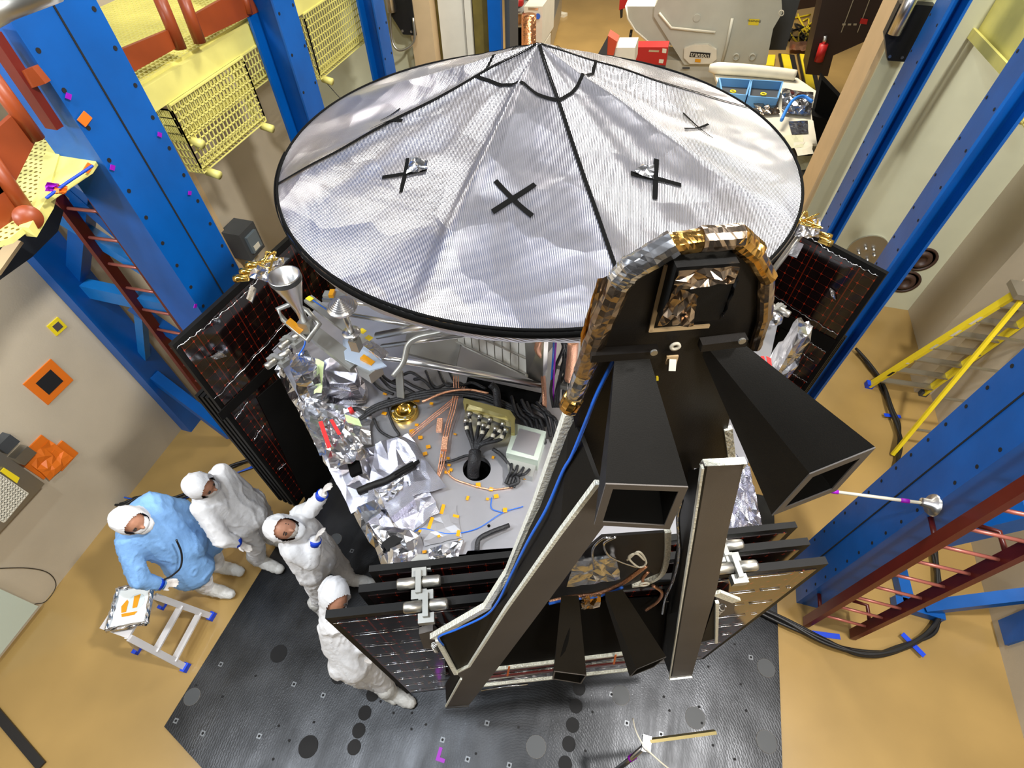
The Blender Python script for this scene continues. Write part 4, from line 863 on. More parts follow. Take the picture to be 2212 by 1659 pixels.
cable(body, [(1060, 830, .15), (1072, 845, .12), (1075, 880, .1), (1078, 890, .1)], .026, m_hbar, 'cable_trunk')
# antennas left
def stem_xy(px, py, z): return PZ(px, py, z)
def zfor(xy, py):                  # height on a vertical line whose image row is py
    lo, hi = .5, 5.0
    for _ in range(40):
        m_ = (lo+hi)/2; c = R.T@np.array([xy.x, xy.y, m_-H]); yy = c[1]/c[2]*F+IH/2
        if yy > py: lo = m_
        else: hi = m_
    return (lo+hi)/2
ha = thing('horn_antenna', 'silver funnel-shaped horn antenna beside the dish at its left', 'antenna', PZ(613, 595, 3.85))
c = PZ(613, 595, 3.85); zt = 3.85; zn = zfor(c, 662); zb2 = zfor(c, 692)
MB().lathe(Vector((c.x, c.y, 0)), Z, [(.018, zn), (.075*1.0, zt-.0), (.079, zt), (.082, zt-.0), (.082, zt-.03), (.022, zn-.01), (.022, zb2), (.0, zb2)], 40, m_alu).build('horn_cone', None, ha)
MB().lathe(Vector((c.x, c.y, 0)), Z, [(.0835, zt-.002), (.0835, zt-.03)], 40, m_dgrey).build('dark_rim', None, ha)
b = MB(); cc = Vector((c.x, c.y, zb2)); b.tube([PZ(600, 668, zb2), PZ(632, 655, zb2), PZ(665, 672, zb2-.02), PZ(690, 700, zb2-.04), PZ(665, 735, zb2-.1), PZ(640, 715, zb2-.1), PZ(612, 690, zb2-.05)], .016, 6, m_hsplate, closed=True); b.build('frame_bracket', None, ha)
MB().bar(PZ(622, 692, zb2), PZ(652, 717, zb2-.06), .03, .03, m=m_orange if 0 else m_kapton).build('kapton_bar', None, ha)
MB().obox(Vector((c.x, c.y, zb2-.05)), (.03, 0, 0), (0, .03, 0), Z*.05, m_alu2).build('feed_block', None, ha)
ta = thing('toroid_antenna', 'small cone-topped disc antenna on a silver stem right of the funnel horn', 'antenna', PZ(738, 655, 3.75))
c = PZ(738, 660, 3.75); zq = zfor(c, 735)
prof = [(0, 3.80)]
for k in range(7): prof += [(.012+k*.009, 3.795-k*.006), (.016+k*.009, 3.789-k*.006)]
MB().lathe(Vector((c.x, c.y, 0)), Z, prof+[(.078, 3.745), (.074, 3.73), (0, 3.72)], 40, m_alu, smooth=False).build('stepped_cone', None, ta)
MB().tube([Vector((c.x, c.y, 3.74)), Vector((c.x, c.y, zq))], .017, 16, m_alu).build('stem', None, ta)
MB().obox(Vector((c.x, c.y, zq-.03)), (.025, 0, 0), (0, .025, 0), Z*.04, m_alu2).build('feed_block', None, ta)
MB().lathe(Vector((c.x, c.y, zq+.06)), Z, [(.018, 0), (.05, .0), (.05, .006), (.018, .006)], 20, m_alu).build('collar', None, ta)
ab = thing('antenna_bench', 'silver taped bracket arm carrying both small antennas with blue marks', 'bracket', PZ(740, 700, 3.4))
MB().bar(PZ(665, 645, 3.45), PZ(790, 740, 3.35), .06, .02, m=m_hsplate).build('upper_beam', None, ab)
MB().bar(PZ(790, 740, 3.35), PZ(832, 770, 3.32), .06, .02, m=m_foil).build('upper_beam_end', None, ab)
MB().bar(PZ(672, 715, 3.3), PZ(768, 790, 3.2), .09, .04, m=m_hsplate).build('lower_beam', None, ab)
MB().obox(PZ(800, 800, 3.2), (.05, -.02, 0), (.02, .045, 0), Z*.04, m_hsplate).build('end_block', None, ab)
MB().bar(PZ(782, 772, 3.26), PZ(806, 788, 3.24), .035, .03, m=m_kapton).build('kapton_bar', None, ab)
MB().prism([PZ(x, y, 3.25) for x, y in [(740, 735), (760, 720), (835, 790), (800, 800), (745, 775)]], (0, 0, -.01), mat('pale_blue_plate', (.5, .6, .75), .3, .3)).build('mirror_plate', None, ab)
for (x, y) in [(664, 642), (778, 712), (792, 727)]: MB().bar(PZ(x, y, 3.475), PZ(x+10, y+6, 3.475), .03, .004, m=m_kapy).build('yellow_tape', None, ab)
MB().tube([PZ(675, 648, 3.47), PZ(715, 675, 3.45)], .004, 5, m_blueC).build('blue_marks', None, ab)
MB().tube(smooth_path([PZ(660, 720, 3.25), PZ(658, 745, 3.2), PZ(645, 768, 3.15)]), .006, 6, m_blueC).build('blue_wire', None, ab)
# gold thruster clusters
def cluster(label, px, py, z, s=1):
    t = thing('thruster_cluster', label, 'thruster', PZ(px, py, z), 'foil and gold thruster clusters'); rnd = random.Random(px); c = PZ(px, py, z)
    b = MB(); patch(b, [c+Vector((-.10, -.08, 0)), c+Vector((.08, -.1, .02)), c+Vector((.1, .1, .05)), c+Vector((-.08, .1, .03))], 6, 6, .03, m_foil, px); b.build('crumpled_foil', None, t)
    for k in range(3 if s > 0 else 2):
        a = c+Vector((-.09*s, -.08+.065*k, -.0)); MB().lathe(a, (-s, -.2, -.1), [(.0, .0), (.018, 0), (.02, .05), (.024, .055), (.024, .085), (.016, .08), (0, .03)], 14, m_gold).build('nozzle', None, t)
    for k in range(3):
        q = [c+Vector((rnd.uniform(-.08, .08), rnd.uniform(-.1, .12), .05+rnd.uniform(0, .05))) for _ in range(5)]; MB().tube(smooth_path(q), .006, 6, m_gold).build('gold_tube', None, t)
    b = MB(); b.prism([c+Vector((-.05, -.12, -.02)), c+Vector((.0, -.14, -.02)), c+Vector((-.02, -.2, -.08)), c+Vector((-.07, -.18, -.08))], (0, 0, .01), m_foil); b.build('foil_flap', None, t)
    MB().tube([c-Z*.02, Vector((c.x*.9+SC.x*.1, c.y*.9+SC.y*.1, ZD-.02))], .02, 8, m_alu2).build('mast', None, t)
    return t
cluster('gold nozzles and crumpled foil cluster beside the funnel horn antenna', 580, 588, 3.55, 1)
cluster('small gold and foil nozzle cluster at the right rim of the dish', 1735, 497, 3.5, -1)
bagt = thing('bagged_instrument', 'clear silver bag with red tags between black boom and right solar wing', 'bagged part', D(1650, 780, 0))
def D2(px, py): return PZ(px, py, 3.0)
b = MB(); 
bo = bagtower(bagt, [(1655, 790), (1690, 800), (1685, 850), (1650, 845)], .0, .5, 61)
for q in ([(1655, 770), (1665, 775), (1668, 800), (1660, 800)], [(1643, 770), (1650, 770), (1655, 790), (1648, 792)]): MB().prism([PZ(x, y, 3.33) for x, y in q], (0, 0, .004), m_redtag).build('red_tag', None, bagt)
MB().lathe(PZ(1672, 690, 3.3), Z, [(0, .05), (.04, .04), (.05, 0), (.03, -.03)], 14, m_foil).build('round_cap', None, bagt)
fb = thing('draped_foil_sheet', 'bright silver foil sheet hanging right of the right grey leg', 'foil sheet', PZ(1600, 1100, 2.85))
b = MB(); patch(b, [PZ(1560, 950, 2.95), PZ(1620, 1010, 2.9), PZ(1648, 1140, 2.75), PZ(1575, 1165, 2.8)], 10, 12, .02, m_foilr, 71, up=Z); b.build('sheet', None, fb)
# ================================================================ MAGNETOMETER BOOM (black A-frame with four horns)
m_boomplate = mat('boom_black_plate', (.009, .0075, .0065), .45, bump=.06, bscale=300, spec=.3)
boom = thing('black_boom_frame', 'tall black A-frame boom with foil-wrapped arch and four square black horns', 'boom', tuple(BW(0, 2.0, 0)))
def hc_edge(parent, pts, w_, th, name='honeycomb_edge', up=None):
    b = MB()
    for a, b_ in zip(pts[:-1], pts[1:]): b.bar(a, b_, w_, th, up or BN)
    return b.build(name, m_hc, parent)
pp = [(1235, 885), (1262, 800), (1295, 730), (1345, 600), (1440, 545), (1605, 530), (1652, 600), (1655, 650), (1622, 745), (1600, 800), (1572, 925), (1580, 1010), (1500, 1012), (1470, 1080), (1330, 1060), (1270, 1050)]
MB().prism([PO(x, y, 2.0) for x, y in pp], -BN*.02, m_boomplate).build('top_plate', None, boom)
# left side panel and front leg
bk = [(1232, 885), (1160, 1085), (1100, 1230), (1052, 1305), (935, 1372)]; fr = [(1290, 1042), (1209, 1150), (1094, 1313), (1013, 1438), (986, 1452)]
def loft(a_, b_, th, m, name, parent):
    b = MB(); n = len(a_); vs = list(a_)+list(b_); nr_ = (a_[1]-a_[0]).cross(b_[0]-a_[0]).normalized()*th
    vs += [v-nr_ for v in vs]; fs = []
    for i in range(n-1): fs += [(i, i+1, n+i+1, n+i), (2*n+i, 3*n+i, 3*n+i+1, 2*n+i+1), (i, 2*n+i, 2*n+i+1, i+1), (n+i, n+i+1, 3*n+i+1, 3*n+i)]
    fs += [(0, n, 3*n, 2*n), (n-1, 3*n-1, 4*n-1, 2*n-1)]
    return b.add(vs, fs, m).build(name, None, parent)
BK = [PO(x, y, o) for (x, y), o in zip(bk, (1.97, 1.98, 2.01, 2.06, 2.07))]; FR = [PO(x, y, o) for (x, y), o in zip(fr, (2.10, 2.10, 2.11, 2.13, 2.13))]
loft(BK, FR, .012, m_comp, 'side_panel', boom)
hc_edge(boom, [p+BN*.006 for p in BK], .03, .024)
hc_edge(boom, [PO(x, y, o+.003) for (x, y), o in zip(fr, (2.10, 2.10, 2.11, 2.13, 2.13))], .012, .014)
hc_edge(boom, [PO(945, 1382, 2.09), PO(985, 1455, 2.14)], .02, .014)
lf = [(1290, 1042), (1335, 1095), (1294, 1150), (1169, 1319), (1074, 1445), (1013, 1523), (963, 1526), (996, 1466), (986, 1454), (1013, 1440), (1094, 1315), (1209, 1152)]
MB().prism([PO(x, y, 2.10) for x, y in lf], -BN*.014, m_legf).build('leg_face', None, boom)
hc_edge(boom, [PO(996, 1466, 2.104), PO(963, 1526, 2.104)], .010, .012)
MB().bar(PO(963, 1527, 2.1), PO(1012, 1524, 2.1), .02, .02, BN, m_boomplate).build('foot_strip', None, boom)
MB().prism([PO(x, y, 2.09) for x, y in [(948, 1390), (960, 1410), (998, 1460), (964, 1522), (962, 1480), (975, 1462)]], -BN*.01, m_comp).build('foot_web', None, boom)
rf = [(1517, 1008), (1607, 1003), (1572, 1150), (1549, 1269), (1515, 1387), (1494, 1462), (1446, 1467), (1450, 1442), (1474, 1286), (1496, 1150)]
MB().prism([PO(x, y, 2.10) for x, y in rf], -BN*.014, m_legf).build('leg_face', None, boom)
hc_edge(boom, [PO(x, y, 2.104) for x, y in [(1517, 1008), (1496, 1150), (1474, 1286), (1450, 1442), (1446, 1466)]], .006, .012)
hc_edge(boom, [PO(1517, 1005, 2.09), PO(1607, 1000, 2.09)], .024, .02)
hc_edge(boom, [PO(1572, 925, 2.0), PO(1582, 1003, 2.0)], .02, .012)
MB().bar(PO(1447, 1466, 2.1), PO(1494, 1461, 2.1), .012, .02, BN, m_alu2).build('foot_strip', None, boom)
loft([PO(x, y, 1.97) for x, y in [(1480, 1020), (1462, 1180), (1435, 1330), (1425, 1400)]], [PO(x, y, 2.1) for x, y in [(1517, 1008), (1494, 1160), (1469, 1320), (1448, 1462)]], .012, m_comp, 'side_panel', boom)
MB().prism([PO(x, y, 2.09) for x, y in [(1515, 1387), (1545, 1380), (1552, 1300), (1545, 1300)]], -BN*.01, m_comp).build('foot_web', None, boom)
hc_edge(boom, [PO(1549, 1300, 2.1), PO(1547, 1387, 2.1)], .014, .014); hc_edge(boom, [PO(1547, 1280, 2.08), PO(1590, 1297, 2.08)], .04, .014)
hc_edge(boom, smooth_path([PO(x, y, 1.99) for x, y in [(1442, 1145), (1440, 1200), (1428, 1238), (1395, 1258), (1365, 1263)]]), .022, .02)
# hinge feet with springs
for pts, sp in (([(905, 1370), (935, 1362), (960, 1385), (950, 1405), (915, 1400)], (937, 1393)), ([(1545, 1283), (1588, 1297), (1585, 1325), (1552, 1335)], (1562, 1310))):
    MB().prism([PO(x, y, 2.03) for x, y in pts], -BN*.03, m_legf).build('hinge_lug', None, boom)
    c = PO(*sp, 2.06); MB().tube([c+Vector((math.cos(k*.9)*.014, math.sin(k*.9)*.014, -.004*k)) for k in range(30)], .0035, 5, m_alu).build('spring', None, boom)
# horns
def horn(sm, so, bg, bo, seed=0, wall=.018, label=None):
    S = [PO(x, y, so) for x, y in sm]; B = [PO(x, y, bo) for x, y in bg]; cB = sum(B, Vector())/4; cS = sum(S, Vector())/4
    Bi = [cB+(p-cB)*(1-wall*2/max((B[0]-B[1]).length, .01)) for p in B]; Si = [cS+(p-cS)*.7 for p in S]; Si = [p+(cB-cS)*.15 for p in Si]
    vs = S+B+Bi+Si; b = MB(); fs = []
    for i in range(4): j = (i+1) % 4; fs += [(i, j, 4+j, 4+i), (4+i, 4+j, 8+j, 8+i)]
    b.add(vs, [f_ for f_ in fs if max(f_) > 7], m_comp)
    for i in range(4):
        j = (i+1) % 4; n_ = 8; gv = [S[i].lerp(B[i], r_/n_).lerp(S[j].lerp(B[j], r_/n_), c_/n_) for r_ in range(n_+1) for c_ in range(n_+1)]
        b.add(gv, [(r_*(n_+1)+c_, r_*(n_+1)+c_+1, (r_+1)*(n_+1)+c_+1, (r_+1)*(n_+1)+c_) for r_ in range(n_) for c_ in range(n_)], m_comp, True)
    b.add(vs, [(8+i, 8+(i+1) % 4, 12+(i+1) % 4, 12+i) for i in range(4)]+[(12, 13, 14, 15)], m_compd)
    o = b.build('square_horn', None, boom)
    r = MB()
    for i in range(4): j = (i+1) % 4; r.add([B[i], B[j], Bi[j], Bi[i], B[i]+BN*.003, B[j]+BN*.003, Bi[j]+BN*.003, Bi[i]+BN*.003], [(4, 5, 6, 7), (0, 1, 5, 4), (3, 7, 6, 2), (0, 4, 7, 3), (1, 2, 6, 5)], m_legf)
    r.build('horn_rim', None, o)
    return o
h1 = horn([(1328, 768), (1400, 763), (1402, 790), (1325, 795)], 2.03, [(1308, 1043), (1486, 1050), (1446, 1141), (1283, 1132)], 2.20)
h2 = horn([(1521, 742), (1597, 735), (1600, 760), (1517, 768)], 2.02, [(1748, 1022), (1890, 965), (1805, 1058), (1667, 1112)], 2.18)
h3 = horn([(1212, 1288), (1250, 1286), (1250, 1300), (1212, 1302)], 2.06, [(1197, 1449), (1267, 1458), (1255, 1476), (1193, 1466)], 2.22, wall=.010)
h4 = horn([(1307, 1280), (1345, 1274), (1348, 1290), (1308, 1297)], 2.06, [(1375, 1445), (1439, 1418), (1412, 1440), (1360, 1461)], 2.22, wall=.008)
for (a_, b_) in (((1275, 768), (1420, 758)), ((1512, 745), (1610, 733))):
    MB().bar(PO(*a_, 2.03), PO(*b_, 2.03), .02, .02, BN, m_boomplate).build('horn_flange', None, boom)
    for q in (b_,): MB().disc(PO(q[0]-8, q[1]+2, 2.05), BN, .007, .004, 10, m_alu2).build('flange_screw', None, boom)
c = PO(1458, 747, 2.01); MB().lathe(c, BN, [(.005, 0), (.005, .004), (.011, .004), (.011, 0)], 20, m_white).build('ring_washer', None, boom)
MB().prism([PO(x, y, 2.01) for x, y in [(1440, 768), (1465, 766), (1460, 784), (1436, 784)]], BN*.004, m_beige).build('sensor_plate', None, boom)
MB().bar(PO(1452, 775, 2.015), PO(1450, 800, 2.03), .014, .014, m=m_alu2).build('sensor_peg', None, boom)
MB().prism([PO(x, y, 2.01) for x, y in [(1417, 812), (1422, 812), (1422, 820), (1417, 820)]], BN*.003, m_kapy).build('yellow_tab', None, boom)
MB().prism([PO(x, y, 2.01) for x, y in [(1580, 858), (1586, 868), (1583, 872), (1577, 862)]], BN*.003, m_white).build('white_tab', None, boom)
# window frame + foil instrument
for (a_, b_) in (((1405, 716), (1440, 572)), ((1403, 714), (1532, 704))): MB().bar(PO(*a_, 2.008), PO(*b_, 2.008), .008, .004, BN, m_beige).build('window_edge', None, boom)
q = [PO(1462, 578, 2.045), PO(1598, 568, 2.045), PO(1556, 690, 2.045), PO(1430, 702, 2.045)]; cen = sum(q, Vector())/4
b = MB(); b.prism([p for p in q], -BN*.04, m_comp); b.build('instrument_box', None, boom)
b = MB(); patch(b, [q[0]+BN*.008, q[0].lerp(q[1], .98)+BN*.008, q[0].lerp(q[1], .98).lerp(q[2], .28)+BN*.008, q[0].lerp(q[3], .30)+BN*.008], 7, 4, .009, m_brown, 81); b.build('foil_wrap', None, boom)
b = MB(); patch(b, [q[0].lerp(q[3], .25)+BN*.01, q[0].lerp(q[2], .42)+BN*.01, q[3].lerp(q[2], .5)+BN*.01, q[3]-BN*.0+BT*-.008], 7, 7, .010, m_brown, 82); b.build('foil_wrap', None, boom)
b = MB(); patch(b, [q[1].lerp(q[2], .25)+BN*.008+BT*.004, q[1].lerp(q[2], .25)+BN*-.03+BT*.012, q[2]+BN*-.03+BT*.012, q[2]+BN*.008], 3, 6, .006, m_foil, 83); b.build('foil_wrap', None, boom)
# foil wrapped arch tube in segments
arch = [(1232, 880), (1262, 800), (1300, 700), (1340, 605), (1362, 580), (1450, 528), (1520, 517), (1592, 512), (1625, 540), (1656, 595), (1652, 680), (1632, 745)]
mats_ = [m_foil, m_brown, m_brown, m_foil, m_foil, m_amber, m_brown, m_amber, m_amber, m_brown, m_brown]
for i in range(len(arch)-1):
    a = PO(*arch[i], 2.01); b_ = PO(*arch[i+1], 2.01); n = 9; rnd = random.Random(i+5); mb = MB(); r0 = [.022, .024, .025, .026, .026, .022, .024, .024, .018, .016, .014][i]; vs = []
    d = (b_-a); ax = d.normalized(); u = ax.cross(BN).normalized(); v = ax.cross(u); a = a-ax*.006; b_ = b_+ax*.006; seg = 12
    for k in range(n+1):
        for s in range(seg):
            an = 2*math.pi*s/seg; rr_ = r0*.88*(1+rnd.uniform(-.05, .05)); vs.append(a.lerp(b_, k/n)+(u*math.cos(an)+v*math.sin(an))*rr_)
    mb.add(vs, [(k*seg+s, k*seg+(s+1) % seg, (k+1)*seg+(s+1) % seg, (k+1)*seg+s) for k in range(n) for s in range(seg)]+[tuple(range(seg))[::-1], tuple(n*seg+s for s in range(seg))], mats_[i]); mb.build('foil_wrapped_tube', None, boom)
b = MB(); patch(b, [PO(1292, 598, 2.0), PO(1340, 588, 2.0), PO(1262, 800, 1.99), PO(1240, 860, 1.98)], 5, 8, .006, m_brown, 91); b.build('brown_foil_flap', None, boom)
b = MB(); patch(b, [PO(1292, 598, 2.0), PO(1292, 610, 2.0), PO(1250, 850, 1.98), PO(1255, 720, 1.97)], 4, 6, .005, m_amber, 92); b.build('amber_foil_flap', None, boom)
MB().tube([PO(1228, 880, 2.01), PO(1240, 858, 2.01)], .023, 10, m_amber, smooth=False).build('kapton_wrap', None, boom)
# cables
MB().tube(smooth_path([PO(x, y, o) for x, y, o in [(1330, 770, 2.02), (1290, 850, 2.03), (1262, 920, 2.03), (1235, 985, 2.03), (1215, 1020, 2.03), (1180, 1100, 2.04), (1140, 1170, 2.05), (1100, 1250, 2.06), (1075, 1300, 2.08), (1048, 1330, 2.09), (990, 1358, 2.10), (948, 1376, 2.10), (958, 1394, 2.10)]]), .0045, 8, m_blueC).build('blue_cable', None, boom)
MB().tube(smooth_path([PO(x, y, 2.03) for x, y in [(1188, 1300), (1230, 1290), (1290, 1282), (1340, 1262), (1372, 1240), (1395, 1222)]]), .009, 8, m_copper).build('copper_cable', None, boom)
MB().tube(smooth_path([PO(x, y, 2.04) for x, y in [(1186, 1304), (1230, 1295), (1292, 1288), (1345, 1268)]]), .006, 8, m_blueC).build('blue_cable', None, boom)
MB().tube(smooth_path([PO(x, y, 2.03) for x, y in [(1472, 1080), (1464, 1120), (1468, 1190), (1458, 1245), (1438, 1290), (1431, 1325)]]), .007, 6, m_foil).build('braided_shield', None, boom)
for i, pts in enumerate([[(1283, 1230), (1280, 1190), (1300, 1165), (1320, 1162)], [(1330, 1160), (1305, 1175), (1315, 1200), (1345, 1215), (1375, 1225)], [(1355, 1210), (1380, 1192), (1396, 1215), (1380, 1225), (1358, 1205), (1375, 1196), (1392, 1210)]]):
    MB().tube(smooth_path([PO(x, y, 2.05) for x, y in pts]), .004, 6, m_white if i == 2 else m_foil).build('white_cable_loop', None, boom)
c = PO(1392, 1262, 2.06); MB().tube([c+BT*math.cos(k*math.pi/8)*.018+Z*math.sin(k*math.pi/8)*.018 for k in range(16)], .004, 6, m_white, closed=True).build('white_ring', None, boom)
for pts in ([(1410, 1265), (1430, 1280), (1420, 1300), (1395, 1318)], [(1400, 1235), (1388, 1250), (1392, 1262)]):
    MB().tube(smooth_path([PO(x, y, 2.03) for x, y in pts]), .007, 6, m_copper).build('copper_pigtail', None, boom)
b = MB(); patch(b, [PO(1238, 1215, 2.03), PO(1330, 1205, 2.03), PO(1342, 1252, 2.04), PO(1225, 1268, 2.04)], 8, 5, .012, m_foil, 95); b.build('foil_package', None, boom)
MB().prism([PO(x, y, 2.01) for x, y in [(1240, 1218), (1330, 1208), (1340, 1250), (1228, 1265)]], -BN*.05, m_foil).build('foil_package_body', None, boom)
b = MB(); patch(b, [PO(1256, 1290, 2.05), PO(1300, 1282, 2.05), PO(1295, 1312, 2.05), PO(1256, 1318, 2.05)], 6, 4, .012, m_amber, 96); b.build('foil_package', None, boom)
MB().prism([PO(x, y, 1.99) for x, y in [(1300, 1160), (1440, 1150), (1430, 1235), (1365, 1262), (1180, 1300), (1240, 1210)]], -BN*.01, m_boomplate).build('lower_web', None, boom)
# black cover and honeycomb strips at the foot of the front wing
MB().prism([PO(x, y, 2.0) for x, y in [(1100, 1310), (1440, 1290), (1430, 1408), (1062, 1442)]], -BN*.006, m_compd).build('cover_panel', None, boom)
hc_edge(boom, [PO(1055, 1447, 2.01), PO(1345, 1412, 2.01)], .03, .02); hc_edge(boom, [PO(1045, 1480, 2.01), PO(1355, 1447, 2.01)], .03, .02)
MB().bar(PO(1050, 1464, 2.0), PO(1350, 1431, 2.0), .05, .01, BN, m_maroon).build('dark_red_strip', None, boom)
MB().tube([PO(1040, 1492, 2.02), PO(1100, 1482, 2.02), PO(1140, 1478, 2.02)], .008, 6, m_foil).build('foil_roll', None, boom)
for x in (1100, 1330): MB().bar(PO(x, 1440-(x-1100)*.11, 2.03), PO(x-4, 1460-(x-1100)*.11, 2.03), .012, .004, BN, m_orange).build('red_strap', None, boom)
# ================================================================ PEOPLE
m_suit = mat('white_coverall', (.80, .81, .84), .75, bump=.45, bscale=10, dist=.03)
m_gown = mat('light_blue_gown', (.20, .40, .74), .75, bump=.5, bscale=9, dist=.03)
m_skin = mat('skin', (.50, .24, .15), .5)
m_glove = mat('white_glove', (.78, .74, .70), .55)
m_boot = mat('shoe_cover', (.62, .62, .60), .45, bump=.4, bscale=30, dist=.02)
m_brow = mat('dark_brow', (.03, .02, .015), .6)
def capsule(mb, a, b_, ra, rb, seg=14):
    a = Vector(a); b_ = Vector(b_); d = b_-a
    if d.length < 1e-5: d = Vector((0, 0, 1e-4))
    ax = d.normalized(); pts = []; rs = []
    for k in range(5): t = math.pi/2*(1-k/4.0); pts.append(a-ax*ra*math.sin(t)); rs.append(max(ra*math.cos(t), .001))
    for k in range(5): t = math.pi/2*(k/4.0); pts.append(b_+ax*rb*math.sin(t)); rs.append(max(rb*math.cos(t), .001))
    return mb.tube(pts, rs, seg)
def blob(mb, c, rx, ry, rz, f=Vector((1, 0, 0)), up=Z):
    f = Vector(f).normalized(); s = Vector(up).cross(f).normalized(); u = f.cross(s); c = Vector(c); N1, N2 = 10, 16; vs = []
    for i in range(N1+1):
        t = math.pi*i/N1
        for k in range(N2): p = 2*math.pi*k/N2; vs.append(c+u*(math.cos(t)*rz)+f*(math.sin(t)*math.cos(p)*rx)+s*(math.sin(t)*math.sin(p)*ry))
    return mb.add(vs, [(i*N2+k, (i+1)*N2+k, (i+1)*N2+(k+1) % N2, i*N2+(k+1) % N2) for i in range(N1) for k in range(N2)], None, True)
def fuse(mb, voxel, smooth=4, wr=0, wscale=9, cut=None, seed=0):
    me = bpy.data.meshes.new('tmp'); me.from_pydata(mb.v, [], mb.f); me.update(); o = bpy.data.objects.new('tmp', me); COL.objects.link(o)
    m = o.modifiers.new('r', 'REMESH'); m.mode = 'VOXEL'; m.voxel_size = voxel; m.use_smooth_shade = True
    s = o.modifiers.new('s', 'SMOOTH'); s.iterations = smooth; s.factor = .6
    dg = bpy.context.evaluated_depsgraph_get(); out = bpy.data.meshes.new_from_object(o.evaluated_get(dg)); bpy.data.objects.remove(o); bpy.data.meshes.remove(me)
    if wr or cut:
        bm = bmesh.new(); bm.from_mesh(out); bm.normal_update()
        if cut: bmesh.ops.delete(bm, geom=[f for f in bm.faces if cut(f.calc_center_median())], context='FACES')
        if wr:
            for v in bm.verts:
                p = v.co; w1 = mnoise.noise(Vector((p.x*2.1+seed, p.y*2.1, p.z*2.1)))*.25; n1 = mnoise.noise(Vector((p.x*wscale*.8+seed, p.y*wscale*.8, p.z*wscale*.4))); n2 = mnoise.noise(Vector(((p.x+w1)*wscale*1.3, (p.y-w1)*wscale*1.3+seed, (p.z+p.x)*wscale*.35)))
                v.co = p+v.normal*(wr*(n1*.8+1.2*(max(0, 1-abs(n2)*7)-.3)))
        bm.to_mesh(out); bm.free()
    for p in out.polygons: p.use_smooth = True
    return out
def link(me, name, m, parent):
    me.materials.clear()
    for x in (m if isinstance(m, list) else [m]): me.materials.append(x)
    me.transform(Matrix.Translation(-parent_loc(parent))); o = bpy.data.objects.new(name, me); COL.objects.link(o); o.parent = parent; me.name = name; return o
def hand(mb, w, p, curl, side, k=1.0):        # w wrist, p palm end: palm, four fingers, thumb
    w = Vector(w); p = Vector(p); ax = (p-w).normalized(); cu = Vector(curl).normalized(); sd = ax.cross(cu).normalized()*side
    palm = w+ax*.085
    for s in (-.026, -.009, .009, .026): capsule(mb, w+sd*s*.6, palm+sd*s, .016, .0145, 8)
    for i, s in enumerate((-.028, -.0095, .0095, .028)):
        L = (.060, .072, .068, .052)[i]*k; b0 = palm+sd*s; k1 = b0+(ax*.85+cu*.35).normalized()*L*.45+sd*s*.15; k2 = k1+(ax*.45+cu*.8).normalized()*L*.32; k3 = k2+(ax*.1+cu*.95).normalized()*L*.26
        capsule(mb, b0, k1, .010, .0095, 8); capsule(mb, k1, k2, .0095, .009, 8); capsule(mb, k2, k3, .009, .008, 8)
    t0 = w+ax*.025-sd*.024; t1 = t0+(ax*.6-sd*.8+cu*.3).normalized()*.04; t2 = t1+(ax*.85-sd*.25+cu*.45).normalized()*.032
    capsule(mb, t0, t1, .013, .0115, 8); capsule(mb, t1, t2, .0115, .009, 8)
